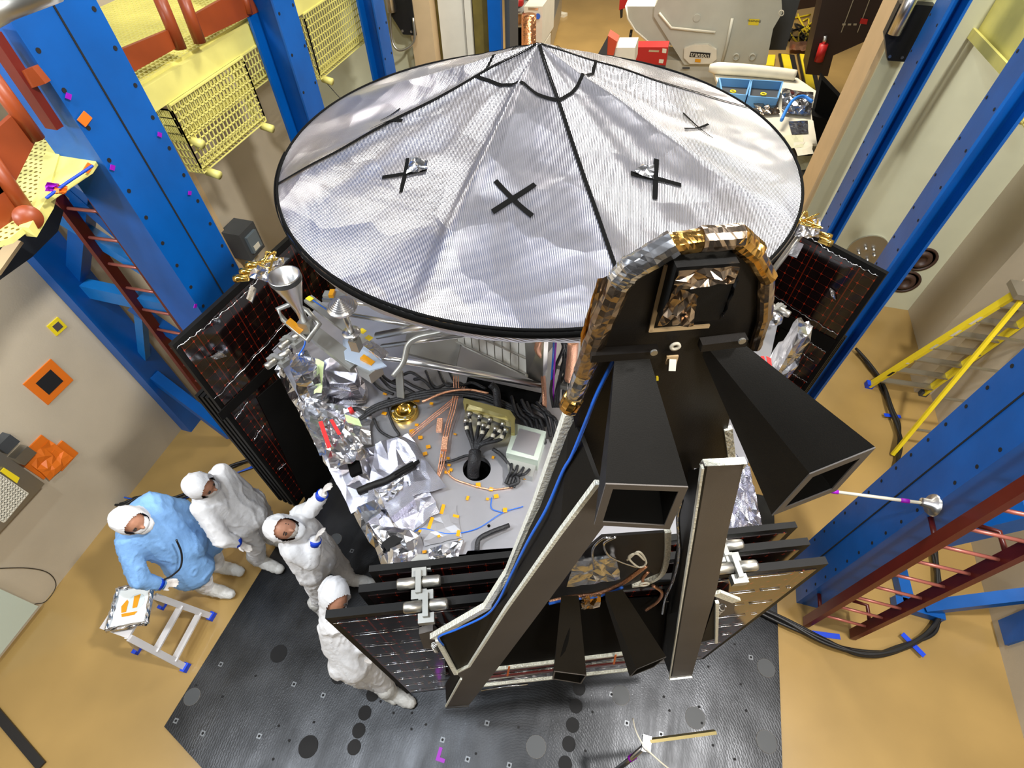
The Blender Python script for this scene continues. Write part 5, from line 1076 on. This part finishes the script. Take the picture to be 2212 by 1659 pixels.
def person(label, J, gown=False, strap=None, tapes=True, mask=True, seed=0, build=1.0):
    g = {k: Vector(v) for k, v in J.items()}; f = g['face'].normalized(); hd = g['head']
    root = thing('person', label, 'person', ((g['ftL'].x+g['ftR'].x)/2, (g['ftL'].y+g['ftR'].y)/2, .02))
    rt = (g['shR']-g['shL']).normalized(); neck = (g['shL']+g['shR'])/2+Z*.05; hipc = (g['hipL']+g['hipR'])/2; chest = (g['shL']+g['shR'])/2-Z*.12
    up = (hd-neck).normalized(); hu = (up-f*up.dot(f)).normalized()
    # body, one continuous surface
    b = MB(); blob(b, hd, .104, .082, .122, f, hu); blob(b, hd+f*.02-hu*.05, .08, .06, .07, f, hu); capsule(b, hd+f*.092+hu*.005, hd+f*.112-hu*.02, .010, .014, 8); capsule(b, hd+f*.088-hu*.052-rt*.015, hd+f*.088-hu*.052+rt*.015, .009, .009, 8)
    capsule(b, hd-hu*.06, neck-Z*.06, .055, .06); capsule(b, neck-Z*.04, chest, .09, .12)
    for s in ('L', 'R'):
        capsule(b, chest+(g['sh'+s]-chest)*.35, hipc+(g['hip'+s]-hipc)*.5, .11, .11); capsule(b, chest, g['sh'+s], .07, .052); capsule(b, g['sh'+s], g['el'+s], .050, .038); capsule(b, g['el'+s], g['wr'+s], .038, .028)
        hand(b, g['wr'+s], g['ha'+s], g.get('curl'+s, -Z), 1 if s == 'L' else -1)
        capsule(b, g['hip'+s], g['kn'+s], .085, .06); capsule(b, g['kn'+s], g['ft'+s]+Z*.09, .055, .04); capsule(b, g['ft'+s]+Z*.05, g['ft'+s]+g['toe'+s]*.14+Z*.035, .04, .032)
    me = fuse(b, .0075, 2); o = link(me, 'body', [m_skin, m_glove], root)
    W = [(g['wr'+s], (g['ha'+s]-g['wr'+s]).normalized()) for s in 'LR']
    L0 = parent_loc(root)
    for p in me.polygons:
        c = Vector(p.center)+L0
        for w_, d_ in W:
            if (c-w_).dot(d_) > -.03 and (c-w_).length < .24: p.material_index = 1
    # coverall
    def tors(b, r=1.0, sk=0):
        capsule(b, neck-Z*.03, chest, .10*r, .15*r)
        for s in ('L', 'R'):
            capsule(b, chest+(g['sh'+s]-chest)*.45, hipc+(g['hip'+s]-hipc)*.75, .145*r*build, .15*r*build); capsule(b, chest+(g['sh'+s]-chest)*.3, g['sh'+s]-Z*.01, .115*r, .092*r)
            e1 = g['sh'+s].lerp(g['el'+s], .5); capsule(b, g['sh'+s], e1, .092*r, .085*r); capsule(b, e1, g['el'+s], .085*r, .078*r); capsule(b, g['el'+s], g['wr'+s], .078*r, .048*r)
            if sk: capsule(b, g['hip'+s], g['hip'+s]+(g['kn'+s]-g['hip'+s])*.62+f*.02+(g['hip'+s]-hipc)*.35, .165, .20)
        capsule(b, chest+f*.03, hipc+f*.05, .14*build, .16*build)
    def legs(b):
        for s in ('L', 'R'):
            capsule(b, g['hip'+s], g['kn'+s], .13, .10); capsule(b, g['kn'+s], g['ft'+s]+Z*.13, .098, .075)
        capsule(b, g['hipL'], g['hipR'], .14, .14)
    def hood(b):
        blob(b, hd-f*.022, .140, .116, .158, f, hu); capsule(b, hd-hu*.06-f*.02, neck, .10, .105); blob(b, hd-hu*.11+f*.03, .085, .08, .06, f, hu)
    def open_(c): v = c-(hd-f*.015); return v.length < .22 and v.normalized().dot(f) > (.62 if v.dot(hu) < 0 else .60) and v.length > .02 and v.dot(hu) > -.075
    if gown:
        b = MB(); legs(b); link(fuse(b, .014, 4, .006, 11, seed=seed), 'coverall_legs', m_suit, root)
        b = MB(); tors(b, 1.06, 1); link(fuse(b, .015, 5, .009, 8, seed=seed), 'gown', m_gown, root)
        b = MB(); hood(b); capsule(b, neck, neck-Z*.03, .11, .13); link(fuse(b, .012, 4, .004, 12, open_, seed), 'hood', m_suit, root)
    else:
        b = MB(); legs(b); tors(b); hood(b); link(fuse(b, .0135, 4, .008, 9, open_, seed), 'coverall', m_suit, root)
    if mask:
        b = MB(); blob(b, hd+f*.045-hu*.055, .07, .075, .06, f, hu); link(fuse(b, .008, 4, .003, 25), 'face_mask', m_suit, root)
    for s in (-1, 1):
        e = hd+f*.089+rt*s*.034+hu*.018; blobm = MB(); blob(blobm, e, .010, .014, .007, f, hu); blobm.build('eye', m_brow, root)
        MB().bar(e+hu*.018-rt*s*.016+f*.004, e+hu*.02+rt*s*.014+f*.002, .006, .006, f).build('eyebrow', m_brow, root)
    for s in ('L', 'R'):
        b = MB(); fo = g['ft'+s]; to = g['toe'+s]; capsule(b, fo+Z*.24, fo+Z*.08-to*.02, .080, .076); capsule(b, fo+Z*.068-to*.06, fo+to*.18+Z*.062, .068, .062); capsule(b, fo+Z*.06+to*.05, fo+to*.24+Z*.055, .068, .052)
        link(fuse(b, .010, 4, .004, 18, seed=seed), 'shoe_cover', m_boot, root)
        if tapes:
            w_ = g['wr'+s]; d_ = (g['wr'+s]-g['el'+s]).normalized(); MB().tube([w_-d_*.035, w_+d_*.012], .050, 16).build('blue_wrist_tape', m_bluetape, root)
    if strap:
        b = MB(); fo = g['ftL']; b.tube([fo+Z*.04+g['toeL']*.1+g['toeL'].cross(Z)*.058*math.cos(a)+Z*.062*math.sin(a) for a in [k*math.pi/8 for k in range(16)]], .006, 6, closed=True); b.build('shoe_strap', strap, root)
    return root
def V(px, py, z): return PZ(px, py, z)
E1 = Vector((1, 0, 0)); DN = Vector((0, 0, -1))
p1 = person('person in a light blue gown over white coverall, hands at the sides', dict(head=V(283, 1126, 1.66), face=(.93, -.15, -.08), shL=V(325, 1085, 1.42), shR=V(277, 1168, 1.42), elL=V(392, 1098, 1.14), elR=V(300, 1252, 1.14), wrL=V(398, 1108, .93), wrR=V(345, 1262, .96), haL=V(420, 1130, .8), haR=V(375, 1258, .86),
    curlL=(.6, 0, -.5), curlR=(.7, .2, -.3), hipL=V(405, 1148, .92), hipR=V(385, 1195, .92), knL=V(452, 1185, .48), knR=V(430, 1232, .48), ftL=V(480, 1228, .02), ftR=V(458, 1276, .02), toeL=Vector((.98, .05, 0)), toeR=Vector((.98, .05, 0))), gown=True, seed=1, build=1.12)
p1c = tag(MB().tube(smooth_path([p_ for p_ in (V(381, 1166, 1.34), V(392, 1195, 1.2), V(390, 1225, 1.12), V(372, 1243, 1.06), V(355, 1252, 1.02))]), .008, 8).build('black_strap', m_black, None), 'black grounding cord looping across the front of the light blue gown', 'cord')
p2 = person('person in white coverall standing second from the left, head bowed', dict(head=V(436, 1050, 1.67), face=(.90, .08, -.22), shL=V(478, 1022, 1.42), shR=V(437, 1095, 1.42), elL=V(530, 1060, 1.12), elR=V(478, 1165, 1.12), wrL=V(545, 1100, .95), wrR=V(512, 1172, .96), haL=V(550, 1120, .85), haR=V(535, 1186, .86),
    curlL=(.6, 0, -.5), curlR=(.7, .2, -.3), hipL=V(540, 1085, .92), hipR=V(515, 1135, .92), knL=V(575, 1128, .48), knR=V(550, 1178, .48), ftL=V(597, 1170, .02), ftR=V(568, 1216, .02), toeL=Vector((.98, .0, 0)), toeR=Vector((.98, -.1, 0))), seed=5, strap=mat('green_strap', (.01, .12, .05), .5), build=1.05)
p3 = person('person in white coverall looking up and reaching both hands towards the spacecraft', dict(head=V(612, 1142, 1.60), face=(.80, -.12, .5), shL=V(648, 1112, 1.40), shR=V(632, 1190, 1.36), elL=V(672, 1100, 1.52), elR=V(672, 1212, 1.22), wrL=V(696, 1068, 1.68), wrR=V(681, 1168, 1.40), haL=V(706, 1050, 1.78), haR=V(696, 1138, 1.54),
    curlL=(.9, .3, 0), curlR=(.8, .3, .2), hipL=V(692, 1185, .92), hipR=V(672, 1232, .92), knL=V(732, 1222, .5), knR=V(690, 1275, .5), ftL=V(758, 1256, .02), ftR=V(698, 1315, .02), toeL=Vector((.95, .12, 0)), toeR=Vector((.8, -.5, 0))), seed=9, mask=False)
p4 = person('person in white coverall bent behind the corner of the front solar wing', dict(head=V(724, 1290, 1.55), face=(.74, -.6, .0), shL=V(738, 1345, 1.30), shR=V(712, 1352, 1.30), elL=V(765, 1392, 1.06), elR=V(718, 1400, 1.05), wrL=V(785, 1400, 1.1), wrR=V(770, 1415, .95), haL=V(800, 1400, 1.1), haR=V(790, 1420, .95),
    curlL=(.9, 0, -.2), curlR=(.9, 0, -.2), hipL=V(775, 1420, .86), hipR=V(745, 1430, .86), knL=V(815, 1460, .46), knR=V(785, 1462, .46), ftL=V(845, 1498, .02), ftR=V(815, 1478, .02), toeL=Vector((.9, -.1, 0)), toeR=Vector((.9, -.3, 0))), seed=13, mask=False, build=.85, tapes=False, strap=mat('green_strap2', (.01, .2, .08), .5))
# ---------------------------------------------------------------- small step stool with foil tray
m_walu = mat('pale_aluminium', (.66, .65, .66), .35, .25)
st = thing('step_stool', 'small aluminium two-step stool on the tan floor below the blue gown', 'step stool', PZ(350, 1380, 0))
zt = .72; A0 = PZ(460, 1333, 0); A1 = PZ(404, 1443, 0); T0 = PZ(338, 1290, zt); T1 = PZ(268, 1358, zt); T0 = PZ(335, 1288, zt); T1 = PZ(280, 1378, zt-.02)
R0 = PZ(300, 1405, 0); R1 = R0+(A0-A1)*.9
MB().bar(A0+Z*.02, T0, .03, .055, (0, 1, 0), m_walu).build('front_rail', None, st); MB().bar(A1+Z*.02, T1, .03, .055, (0, 1, 0), m_walu).build('front_rail', None, st)
for f_ in (.25, .58): MB().bar(A0.lerp(T0, f_), A1.lerp(T1, f_), .06, .02, m=m_walu).build('step', None, st)
MB().bar(R0+Z*.02, T1-Z*.05+(R0-A1)*.12, .025, .03, (0, 1, 0), m_alu2).build('rear_leg', None, st); MB().bar(R1+Z*.02, T0-Z*.05+(R0-A1)*.12, .025, .03, (0, 1, 0), m_alu2).build('rear_leg', None, st)
pc_ = (T0+T1)/2+(R0-A1)*.28; e = (T0-T1)/2; MB().obox(pc_+Z*.0, e*1.05, (R0-A1).normalized()*.15, Z*.012, m_walu).build('top_platform', None, st)
for p in (A0, A1, R0, R1): MB().obox(p+Z*.03, (.022, 0, 0), (0, .04, 0), Z*.03, m_bluetape).build('rubber_foot', None, st)
for (a_, f_) in ((A0, .2), (A1, .2)): MB().tube([a_.lerp(T0 if a_ is A0 else T1, f_), A0.lerp(T0, .25).lerp(A1.lerp(T1, .25), .15 if a_ is A0 else .85)], .006, 6, m_alu2).build('corner_brace', None, st)
ztr = zt+.035
tray = thing('foil_framed_tray', 'white tray with crinkled foil rim and orange tape, lying on the step stool', 'tray', V(280, 1310, ztr))
TQ = [V(258, 1272, ztr), V(331, 1266, ztr), V(318, 1347, ztr), V(233, 1362, ztr)]
MB().prism([p-Z*.0 for p in TQ], (0, 0, .01), mat('tray_white', (.74, .78, .78), .35)).build('tray_base', None, tray)
for i in range(4):
    b = MB(); a = TQ[i]; b_ = TQ[(i+1) % 4]; n = 10; rnd = random.Random(i); vs = []
    for k in range(n+1):
        for s in range(8): an = 2*math.pi*s/8; d = (b_-a).normalized(); u = d.cross(Z); vs.append(a.lerp(b_, k/n)+Z*.012+(u*math.cos(an)+Z*math.sin(an))*.020*(1+rnd.uniform(-.3, .3)))
    b.add(vs, [(k*8+s, k*8+(s+1) % 8, (k+1)*8+(s+1) % 8, (k+1)*8+s) for k in range(n) for s in range(8)], m_foil); b.build('foil_rim', None, tray)
MB().disc((TQ[0]+TQ[1]*2+TQ[2]+TQ[3])/5+Z*.011, Z, .075, .003, 24, mat('translucent_disc', (.6, .68, .7), .3)).build('round_film', None, tray)
for pts in ([(290, 1288), (304, 1283), (296, 1312), (286, 1314)], [(262, 1326), (297, 1320), (290, 1328), (263, 1333)], [(262, 1310), (275, 1295), (278, 1300), (272, 1322), (262, 1324)]): MB().prism([V(x, y, ztr+.0155) for x, y in pts], (0, 0, .001), m_kapton).build('orange_tape', None, tray)
# ================================================================ BACK ROOM
def YP(px, py, Y): return PY(px, py, Y)
YM = 13.6
mc = thing('grey_machine', 'big pale grey machine housing with black nameplate and yellow label, far room', 'machine', (.3, 11.2, 0))
def prof(pts, Y, d, m, name, parent): return MB().prism([YP(x, y, Y) for x, y in pts], (0, d, 0), m).build(name, None, parent)
hs = prof([(1430, -15), (1688, -5), (1690, 28), (1670, 62), (1655, 140), (1580, 142), (1478, 140), (1412, 35), (1414, 15)], YM, 1.0, m_grey, 'housing', mc)
prof([(1350, 14), (1430, 14), (1470, 100), (1440, 98), (1400, 90), (1372, 66), (1356, 40)], YM+.12, .5, m_grey, 'round_wing', mc)
MB().tube([YP(x, y, YM+.1) for x, y in [(1352, 14), (1356, 40), (1372, 66), (1400, 90), (1440, 98), (1465, 95)]], .02, 8, m_white).build('wing_lip', None, mc)
prof([(1478, 105), (1500, 97), (1530, 97), (1548, 108), (1548, 128), (1536, 138), (1490, 138), (1477, 125)], YM-.08, .1, m_white, 'oval_cover', mc)
prof([(1492, 112), (1535, 115), (1533, 125), (1489, 123)], YM-.095, .012, m_black, 'nameplate', mc)
def text(s, c, size, m, parent, name='lettering', rx=math.pi/2, rz=0, ext=.002):
    cu = bpy.data.curves.new(name, 'FONT'); cu.body = s; cu.size = size; cu.align_x = 'CENTER'; cu.align_y = 'CENTER'; cu.extrude = ext
    o = bpy.data.objects.new(name, cu); COL.objects.link(o); o.rotation_euler = (rx, 0, rz); o.location = Vector(c)-parent_loc(parent); o.parent = parent; cu.materials.append(m)
    o.parent = None; me = bpy.data.meshes.new_from_object(o.evaluated_get(bpy.context.evaluated_depsgraph_get())); rot = o.rotation_euler.to_matrix().to_4x4(); loc = Vector(o.location); bpy.data.objects.remove(o)
    me.transform(rot); q = bpy.data.objects.new(name, me); COL.objects.link(q); q.location = loc; q.parent = parent; return q
text('transon', YP(1512, 119, YM-.10), .13, m_white, mc)
prof([(1502, 127), (1514, 128), (1513, 135), (1501, 134)], YM-.1, .01, m_kapton, 'orange_sticker', mc)
prof([(1618, 41), (1641, 42), (1638, 55), (1616, 54)], YM-.012, .01, m_yelb, 'warning_label', mc)
text('WARNING', YP(1629, 46, YM-.016), .055, m_black, mc, 'lettering')
MB().tube([YP(x, y, YM-.05) for x, y in [(1424, 28), (1450, 60), (1545, 70)]], .025, 8, m_white).build('pipe_rail', None, mc)
MB().tube([YP(1582, 40, YM-.05), YP(1572, 90, YM-.05), YP(1560, 135, YM-.05)], .03, 8, m_grey).build('pipe_rail', None, mc)
MB().disc(YP(1505, 38, YM), (0, -1, 0), .07, .03, 20, m_grey).build('round_boss', None, mc)
for x in (1590, 1625): MB().lathe(YP(x, 122, YM), (0, -1, 0), [(.0, .02), (.05, .02), (.05, .05), (.07, .05), (.07, 0)], 14, m_grey).build('round_port', None, mc)
MB().tube([YP(1688+math.cos(a)*5, 28+math.sin(a)*6, YM) for a in [k*math.pi/6 for k in range(12)]], .01, 6, m_white, closed=True).build('lifting_eye', None, mc)
for x in (1585, 1515): MB().lathe(YP(x, 6, YM+.3), (0, 0, 1), [(0, 0), (.05, 0), (.06, .04), (.03, .08), (0, .09)], 12, m_black).build('top_fitting', None, mc)
MB().box((YP(1420, 90, YM).x, YM+.1, 0), (YP(1650, 90, YM).x, YM+.9, YP(1500, 138, YM).z), m_grey).build('base_cabinet', None, mc)
MB().prism([YP(x, y, YM-.02) for x, y in [(1474, 145), (1490, 145), (1490, 149), (1474, 149)]], (0, -.01, 0), m_dgrey).build('slot', None, mc)
def lathe_wheel(px, py, Y, r, parent, name='caster'): MB().lathe(YP(px, py, Y), (1, 0, 0), [(0, 0), (r, 0), (r, .05), (0, .05)], 14, m_black).build(name, None, parent)
lathe_wheel(1360, 75, 13.8, .1, mc)
# dark cabinet right of machine
t = thing('dark_cabinet', 'dark grey cabinet right of the big grey machine', 'cabinet', (2.0, 11.8, 0))
prof([(1700, -40), (1740, -40), (1697, 108), (1648, 108)], 14.6, .8, m_dgrey, 'body', t)
tc_ = thing('red_tool_cart', 'red cart on casters left of the grey machine, top edge', 'cart', (-1.2, 12.6, 0)); prof([(1340, -20), (1362, -20), (1360, 14), (1337, 22)], 15.2, .5, m_red, 'body', tc_); prof([(1339, 22), (1345, 20), (1344, 38), (1340, 40)], 15.2, .08, m_black, 'leg', tc_)
rc = thing('red_toolbox', 'red toolbox with white stickers in front of the grey machine', 'toolbox', YP(1405, 125, 10.2)); prof([(1374, 102), (1443, 102), (1438, 142), (1370, 136)], 12.6, .35, m_red, 'body', rc)
for q in ([(1431, 105), (1440, 106), (1439, 115), (1430, 114)], [(1424, 128), (1434, 129), (1432, 137), (1423, 136)]): prof(q, 12.59, .01, m_white, 'sticker', rc)
prof([(1402, 108), (1424, 109), (1423, 113), (1401, 112)], 12.59, .01, m_alu, 'silver_label', rc)
MB().box((YP(1374, 130, 12.6).x, 12.6, 0), (YP(1440, 130, 12.6).x, 12.95, YP(1400, 138, 12.6).z), m_dgrey).build('stand', None, rc)
r2 = thing('red_crate', 'tilted red-orange crate beside the white box behind the dish', 'crate', YP(1315, 100, 10.5)); prof([(1310, 118), (1313, 77), (1333, 90), (1325, 120)], 10.5, .3, mat('red_orange', (.5, .06, .02), .5), 'body', r2); prof([(1291, 118), (1313, 78), (1311, 120)], 10.48, .02, m_dgrey, 'lid', r2)
MB().box((YP(1295, 118, 10.5).x, 10.5, 0), (YP(1326, 118, 10.5).x, 10.8, YP(1310, 119, 10.5).z), m_dgrey).build('stand', None, r2)
w2 = thing('white_bench', 'white bench behind the dish between the two red boxes', 'bench', YP(1360, 115, 10.5)); prof([(1330, 103), (1372, 103), (1370, 140), (1326, 122)], 10.6, .5, m_white, 'top', w2)
MB().box((YP(1332, 118, 10.6).x, 10.65, 0), (YP(1368, 118, 10.6).x, 11.0, YP(1350, 125, 10.6).z), m_white).build('base', None, w2)
# bench right with blue crates and white roll
bn = thing('work_bench', 'cluttered workbench behind the right dish rim', 'bench', (1.8, 11.5, .9)); b = MB()
ZT = .9
MB().prism([PZ(x, y, ZT) for x, y in [(1540, 152), (1722, 168), (1790, 215), (1790, 310), (1600, 310)]], (0, 0, -.05), m_white).build('bench_top', None, bn)
for (x, y) in [(1560, 150), (1715, 172), (1770, 290)]: q = PZ(x, y, ZT); MB().box((q.x-.03, q.y-.03, 0), (q.x+.03, q.y+.03, ZT-.05), m_alu2).build('leg', None, bn)
o = MB().tube(smooth_path([PZ(1532, 147, ZT+.1), PZ(1560, 148, ZT+.12), PZ(1620, 152, ZT+.12), PZ(1680, 158, ZT+.11), PZ(1718, 163, ZT+.1)]), [.07+.05*math.sin(min(k/6, 1)*1.57)*(1-.4*k/25) for k in range(25)], 14).build('white_roll', m_white); tag(o, 'long white wrapped roll lying on the back workbench', 'roll')
for (pts, lab) in [([(1554, 168), (1622, 172), (1612, 205), (1560, 200)], 'left pale blue crate on the back workbench'), ([(1624, 172), (1691, 176), (1680, 212), (1618, 207)], 'right pale blue crate on the back workbench')]:
    c = thing('blue_crate', lab, 'crate', PZ(*pts[0], ZT), 'pale blue crates'); q = [PZ(x, y, ZT+.2) for x, y in pts]
    for i in range(4): MB().bar(q[i]-Z*.1, q[(i+1) % 4]-Z*.1, .03, .2, Z, mat('pale_blue_crate', (.12, .32, .62), .5)).build('crate_wall', None, c)
    MB().prism([p-Z*.15 for p in q], (0, 0, -.02), m_dgrey).build('crate_floor', None, c)
    cc = sum(q, Vector())/4; MB().tube([cc+Vector((math.cos(a)*.05, math.sin(a)*.05, -.1)) for a in [k*math.pi/6 for k in range(12)]], .014, 6, m_yelb, closed=True).build('yellow_ring', None, c)
b = MB(); patch(b, [PZ(1618, 207, ZT+.1), PZ(1680, 212, ZT+.1), PZ(1684, 245, ZT+.05), PZ(1640, 248, ZT+.05)], 7, 6, .02, m_brown, 5); tag(b.build('brown_foil_sheet', None), 'crumpled brownish foil sheet in front of the right blue crate', 'foil')
b = MB(); patch(b, [PZ(1690, 190, ZT+.06), PZ(1758, 200, ZT+.06), PZ(1750, 250, ZT+.05), PZ(1690, 245, ZT+.05)], 9, 8, .04, m_foil, 6); tag(b.build('silver_foil_pile', None), 'pile of crumpled silver foil on the right end of the back workbench', 'foil')
tag(MB().tube(smooth_path([PZ(1688, 260, ZT+.15), PZ(1700, 235, ZT+.2), PZ(1715, 215, ZT+.22), PZ(1735, 208, ZT+.22), PZ(1755, 220, ZT+.18)]), .03, 10).build('blue_hose', mat('bright_blue_hose', (.03, .22, .75), .4)), 'bright blue hose curving over the silver foil pile', 'hose')
for i, (x, y, mm) in enumerate([(1715, 305, m_wallg), (1735, 320, m_white), (1742, 350, m_wallg), (1725, 275, m_foil)]):
    b = MB(); zz = .58 if i == 2 else ZT+.02; patch(b, [PZ(x-22, y-12, zz), PZ(x+18, y-14, zz), PZ(x+22, y+12, zz), PZ(x-12, y+16, zz)], 3, 3, .02, mm, i)
    tag(b.build('paper_sheet' if i < 3 else 'foil_scrap', None), ['pale green sheet nearest the blue hose, behind the right dish rim', 'white sheet in the middle of the papers behind the right dish rim', 'pale green sheet closest to the beige wall edge', 'silver foil scrap just below the white bench strip'][i], 'sheet')
b = MB().prism([PZ(x, y, .55) for x, y in [(1690, 262), (1790, 250), (1800, 420), (1745, 400)]], (0, 0, -.05)); tag(b.build('lower_shelf', m_dgrey), 'dark shelf with papers behind the right rim of the dish', 'shelf')
t = thing('dark_monitor', 'black angled monitor back standing beside the bench near the beige jamb', 'monitor', PZ(1790, 260, .8))
MB().prism([YP(x, y, 10.2) for x, y in [(1775, 172), (1835, 235), (1800, 270), (1755, 260)]], (0, .3, 0), m_compd).build('housing', None, t)
MB().prism([YP(x, y, 10.0) for x, y in [(1755, 250), (1800, 262), (1795, 350), (1765, 310)]], (0, .3, 0), m_compd).build('lower_housing', None, t)
# yellow-black ramps
for (x0, lab) in [(1702, 'left yellow and black striped cable ramp on the far floor'), (1742, 'right yellow and black striped cable ramp on the far floor')]:
    t = thing('cable_ramp', lab, 'cable ramp', PZ(x0, 190, 0), 'yellow and black cable ramps')
    MB().prism([PZ(x, y, .05) for x, y in [(x0-20, 115), (x0+14, 118), (x0+32, 205), (x0-2, 200)]], (0, 0, -.05), m_black).build('base', None, t)
    MB().prism([PZ(x, y, .075) for x, y in [(x0-14, 116), (x0+3, 118), (x0+22, 203), (x0+4, 200)]], (0, 0, -.025), m_yelb).build('yellow_lid', None, t)
tag(MB().prism([PZ(x, y, .1) for x, y in [(1660, 118), (1675, 118), (1672, 142), (1650, 140)]], (0, 0, -.1)).build('yellow_block', m_yelb), 'dull yellow block on the far floor left of the ramps', 'block')
b = MB(); patch(b, [PZ(1706, 88, .1), PZ(1760, 92, .1), PZ(1755, 110, .1), PZ(1705, 108, .1)], 7, 4, .05, m_copper, 8); tag(b.build('copper_foil_bundle', None), 'crumpled copper-coloured bundle behind the yellow ramps', 'bundle')
for k in range(7):
    r_ = random.Random(k+50); q = [PZ(1690+r_.uniform(0, 90), 25+r_.uniform(0, 75), .04) for _ in range(5)]
    tag(MB().tube(smooth_path(q), .025, 6).build('floor_cable', m_black if k % 2 else m_yelb), 'one of the tangled black and yellow cables on the far floor, top right', 'cable', 'tangled far cables')
for i, (pts, Y, lab) in enumerate([([(1790, -60), (1930, -60), (1935, 60), (1800, 120), (1788, 165), (1740, 160)], 14.0, 'tall dark brown equipment rack beside the beige jamb'), ([(1690, -60), (1800, -60), (1790, 10), (1700, 25)], 17, 'black equipment rack at the very top right')]):
    t = thing('equipment_rack', lab, 'rack', YP(*pts[-1], Y)); prof(pts, Y, .8, mat('dark_brown_rack', (.02, .008, .006), .5), 'cabinet', t)
    if i == 0:
        for x in (1845, 1880): MB().bar(YP(x, -5, Y-.02), YP(x-28, 70, Y-.02), .015, .01, m=m_alu2).build('trim_strip', None, t)
        prof([(1860, 40), (1875, 42), (1872, 53), (1857, 51)], Y-.03, .02, m_red, 'red_unit', t); 
        for x in (1820, 1832, 1844): prof([(x, 51), (x+7, 51), (x+6, 55), (x-1, 55)], Y-.03, .02, m_alu2, 'switch', t)
t = thing('fire_extinguisher', 'slim dark red cylinder standing in front of the dark rack', 'extinguisher', YP(1775, 130, 13)); MB().tube([YP(1768, 132, 13.9), YP(1780, 95, 13.9)], .09, 12, m_red).build('cylinder', None, t); MB().tube([YP(1780, 95, 13.9), YP(1783, 78, 13.9)], .04, 10, m_alu).build('valve', None, t)
# left side rack, copper roll, white cabinet
t = thing('wire_rack', 'wire shelving rack with boxes just right of the blue door post', 'rack', YP(1110, 60, 9.5)); Yr = 9.6
for (a_, b_) in (((1097, -10), (1100, 118)), ((1118, -10), (1112, 100))): MB().tube([YP(*a_, Yr), YP(*b_, Yr)], .02, 8, m_alu2).build('upright', None, t)
for y, nm in ((28, 'shelf'), (56, 'shelf')): MB().prism([YP(x, yy, Yr) for x, yy in [(1096, y), (1128, y), (1128, y+3), (1096, y+3)]], (0, .6, 0), m_alu2).build(nm, None, t)
prof([(1104, 30), (1127, 30), (1127, 52), (1104, 52)], Yr+.1, .3, mat('copper_box', (.6, .28, .1), .5), 'copper_carton', t); prof([(1098, -10), (1127, -10), (1127, 25), (1100, 25)], Yr+.3, .4, m_dgrey, 'dark_bin', t)
prof([(1096, 60), (1126, 62), (1126, 108), (1096, 115)], Yr+.35, .3, m_compd, 'dark_bin', t); prof([(1112, 2), (1128, 2), (1128, 14), (1112, 14)], Yr+.05, .1, m_red, 'red_box', t)
t = thing('white_instrument_cabinet', 'white instrument cabinet behind the dish apex', 'cabinet', YP(1150, 70, 9.4)); prof([(1132, 14), (1172, 14), (1170, 100), (1129, 108)], 9.5, .9, m_white, 'body', t)
prof([(1141, 16), (1163, 17), (1162, 22), (1141, 21)], 9.49, .01, m_alu2, 'display', t); MB().disc(YP(1162, 35, 9.48), (0, -1, 0), .04, .01, 12, m_blueC).build('blue_dial', None, t)
MB().box((YP(1132, 90, 9.5).x, 9.5, 0), (YP(1170, 90, 9.5).x, 10.2, YP(1150, 103, 9.5).z), m_white).build('lower_body', None, t)
q = YP(1142, 100, 9.2); t2 = thing('copper_foil_roll', 'upright shiny copper foil roll behind the dish apex', 'foil roll', (q.x, q.y, 0)); MB().tube([(q.x, q.y, 0), (q.x, q.y, YP(1142, 32, 9.2).z)], .115, 18, mat('copper_foil', (.85, .38, .18), .22, .9, bump=.8, bscale=14, dist=.02)).build('roll', None, t2)
t = thing('wheeled_cart', 'grey cart with side panels right of the white cabinet at the top', 'cart', YP(1190, 60, 11.5)); MB().prism([PZ(x, y, .8) for x, y in [(1176, 20), (1205, -20), (1215, -20), (1192, 60), (1180, 66)]], (0, 0, -.6), m_alu2).build('body', None, t)
for (x, y) in [(1188, 72), (1205, 45)]: q = PZ(x, y, 0.05); MB().lathe(q, (1, 0, 0), [(0, 0), (.05, 0), (.05, .04), (0, .04)], 10, m_black).build('caster', None, t)
tag(MB().bar(PZ(1200, 28, .04), PZ(1222, 33, .04), .2, .08).build('white_bag', m_white), 'small white bag with black end on the far floor', 'bag')
